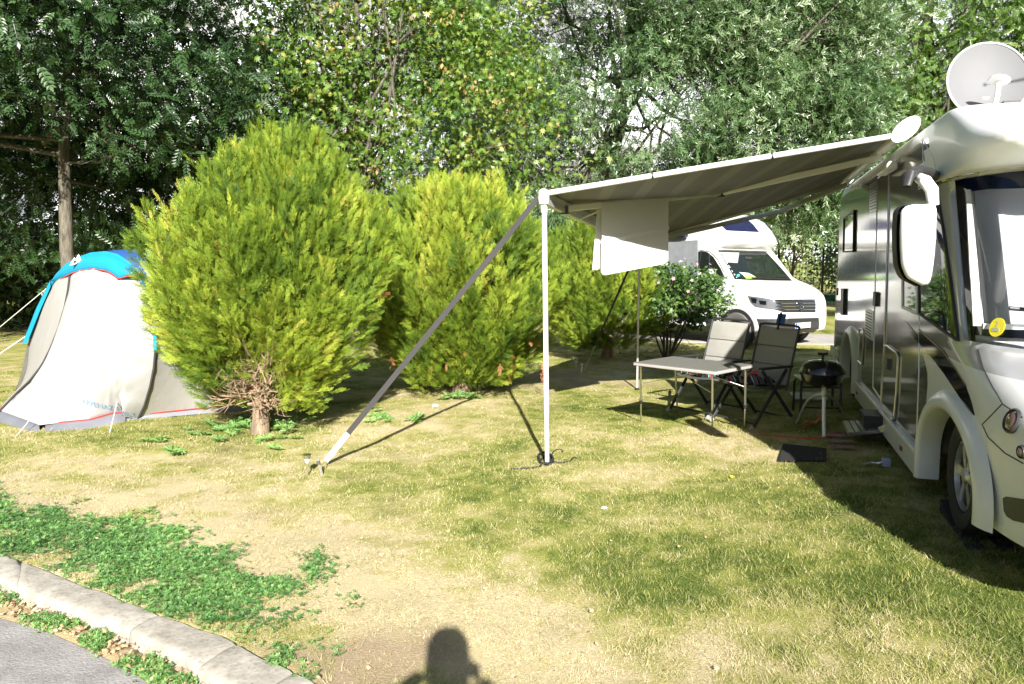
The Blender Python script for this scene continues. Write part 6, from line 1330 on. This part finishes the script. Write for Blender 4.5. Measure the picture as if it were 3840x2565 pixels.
# ================================================================= FLOWERING SHRUB
hb_ = G(2500, 1345); rng = np.random.default_rng(77); sh = thing('flowering_shrub', 'multi-stemmed shrub with pink and lilac flowers in front of the white van', 'shrub', tuple(hb_))
mb = MB(); tips = []
for k in range(13):
    a = rng.random()*6.283; sp_ = .15+.85*rng.random(); p = hb_+np.array((math.cos(a)*.05, math.sin(a)*.05, 0)); d_ = nz(np.array((math.cos(a)*sp_*.7+.12, math.sin(a)*sp_*.7, 1.2))); pts = [p]
    for q in range(6): d_ = nz(d_+rng.normal(size=3)*.16); p = p+d_*.26; pts.append(p.copy())
    mb.tube(pts, [.020, .017, .014, .011, .008, .006, .003], 6); tips += pts[3:]
    for q in (2, 3, 4): e_ = pts[q]+nz(d_+rng.normal(size=3)*.6)*.4; mb.tube([pts[q], (pts[q]+e_)/2+rng.normal(size=3)*.03, e_], [.008, .006, .002], 5); tips.append(e_)
mb.build('stems', M['bark_grey'], sh)
cS = hb_+np.array((.12, 0, 1.10)); n = 9500; Q = cS+rdir(n)*np.array((1.06, .8, .62))*(rng.random(n)**.38)[:, None]*(.8+.3*vnoise(rdir(n)*2+5, 3))[:, None]
ok = (vnoise(Q*3.2, 71) > .33) & (Q[:, 2] > .42); Q = Q[ok]; n = len(Q); out = nrm(Q-cS)
leaves('foliage', [scatter('lobed', Q, nrm(out+rdir(n)*.8), nrm(out*.5+rng.normal(size=(n, 3))*.5+np.array((0, -.3, .7))), .05+.045*rng.random(n), np.clip(vnoise(Q*4, 72)+rng.normal(size=n)*.2, 0, 1))], M['hibiscus'], sh)
for k in range(20):
    o_ = nz(rng.normal(size=3)*.8+np.array((.1, -1.0, 1.3))); c_ = cS+o_*np.array((.95, .8, .68))*(.97+.1*rng.random()); parts = []
    nrm_ = nz(o_+rng.normal(size=3)*.3); a1 = nz(np.cross(nrm_, up)); a2 = np.cross(nrm_, a1); D = np.array([a1*math.cos(t)+a2*math.sin(t)+nrm_*.35 for t in np.arange(5)*1.2566]); s_ = .028+.022*rng.random()
    V, F, A = scatter('simple', np.repeat(c_[None], 5, 0), D, np.repeat(nrm_[None], 5, 0)+D*-.2, np.full(5, s_), np.full(5, rng.random())); V = c_+(V-c_)*1.0
    fastmesh('flower', V, F, M['petal'], sh, {'rnd': A})

# ================================================================= THE PHOTOGRAPHER (only the shadow is seen)
pz = -.05; ph = thing('person', 'photographer in a grey shirt with short hair holding a camera, standing on the road edge', 'person', (.0, -.34, pz))
def skinned(name, V, E, Rr, mat, root=0, sub=2, parent=ph):
    me = bpy.data.meshes.new(name); me.from_pydata([tuple(p) for p in tolocal(np.array(V), parent)], E, []); o = link(name, me, mat, parent);
    s_ = o.modifiers.new('skin', 'SKIN'); s_.use_smooth_shade = True
    for i, r_ in enumerate(Rr): me.skin_vertices[0].data[i].radius = (r_, r_)
    me.skin_vertices[0].data[root].use_root = True
    u_ = o.modifiers.new('sub', 'SUBSURF'); u_.levels = sub; u_.render_levels = sub; return o
bx_, by_ = .0, -.34
def B(x, y, z): return (bx_+x, by_+y, pz+z)
V = [B(0, 0, 1.0), B(0, 0, 1.2), B(0, .01, 1.42), B(0, .01, 1.58), B(0, .02, 1.68), B(0, .04, 1.80), B(0, .04, 1.92), B(.2, 0, 1.52), B(.32, .12, 1.50), B(.12, .25, 1.72), B(-.2, 0, 1.52), B(-.34, .12, 1.62), B(-.12, .25, 1.74), B(.10, 0, .92), B(.11, .02, .52), B(.11, -.02, .08), B(.12, .13, .03), B(-.10, 0, .92), B(-.11, .02, .52), B(-.11, -.02, .08), B(-.12, .13, .03)]
E_ = [(0, 1), (1, 2), (2, 3), (3, 4), (4, 5), (5, 6), (2, 7), (7, 8), (8, 9), (2, 10), (10, 11), (11, 12), (0, 13), (13, 14), (14, 15), (15, 16), (0, 17), (17, 18), (18, 19), (19, 20)]
skinned('body', V, E_, [.15, .13, .16, .07, .055, .10, .085, .065, .048, .03, .065, .048, .03, .095, .065, .045, .04, .095, .065, .045, .04], M['shirt'])
for sg in (-1, 1):
    for k in range(4): z0 = 1.71+.018*k; skinned('finger', [B(sg*.12, .25, z0), B(sg*.085, .285, z0+.005), B(sg*.065, .30, z0+.003), B(sg*.05, .29, z0)], [(0, 1), (1, 2), (2, 3)], [.010, .009, .008, .007], M['skin'], sub=1)
    skinned('thumb', [B(sg*.11, .24, 1.70), B(sg*.07, .25, 1.685), B(sg*.05, .26, 1.69)], [(0, 1), (1, 2)], [.011, .010, .008], M['skin'], sub=1)
MB().lathe([(.095, 1.84), (.10, 1.92), (.095, 2.0), (.065, 2.05), (.0, 2.065)], (bx_, by_+.02, pz), up, 28).build('hair', M['bark_brown'], ph)
MB().lathe([(.0, 0), (.015, .004), (.01, .03)], B(0, .125, 1.80), (0, 1, -.3), 10).build('nose', M['skin'], ph)
for sg in (-1, 1): MB().lathe([(0, 0), (.012, .002), (.0, .01)], B(sg*.033, .118, 1.84), (0, 1, 0), 10).build('eye', M['dark_gloss'], ph)
hc_ = thing('hand_camera', 'black camera held up by the photographer', 'camera', B(0, .27, 1.7)); MB().box(B(0, .27, 1.74), (.12, .045, .08)).build('body', M['black_plastic'], hc_, bevel=.008)
MB().lathe([(.03, 0), (.032, .02), (.0, .02)], B(0, .29, 1.74), (0, 1, 0), 20).build('lens', M['dark_gloss'], hc_)
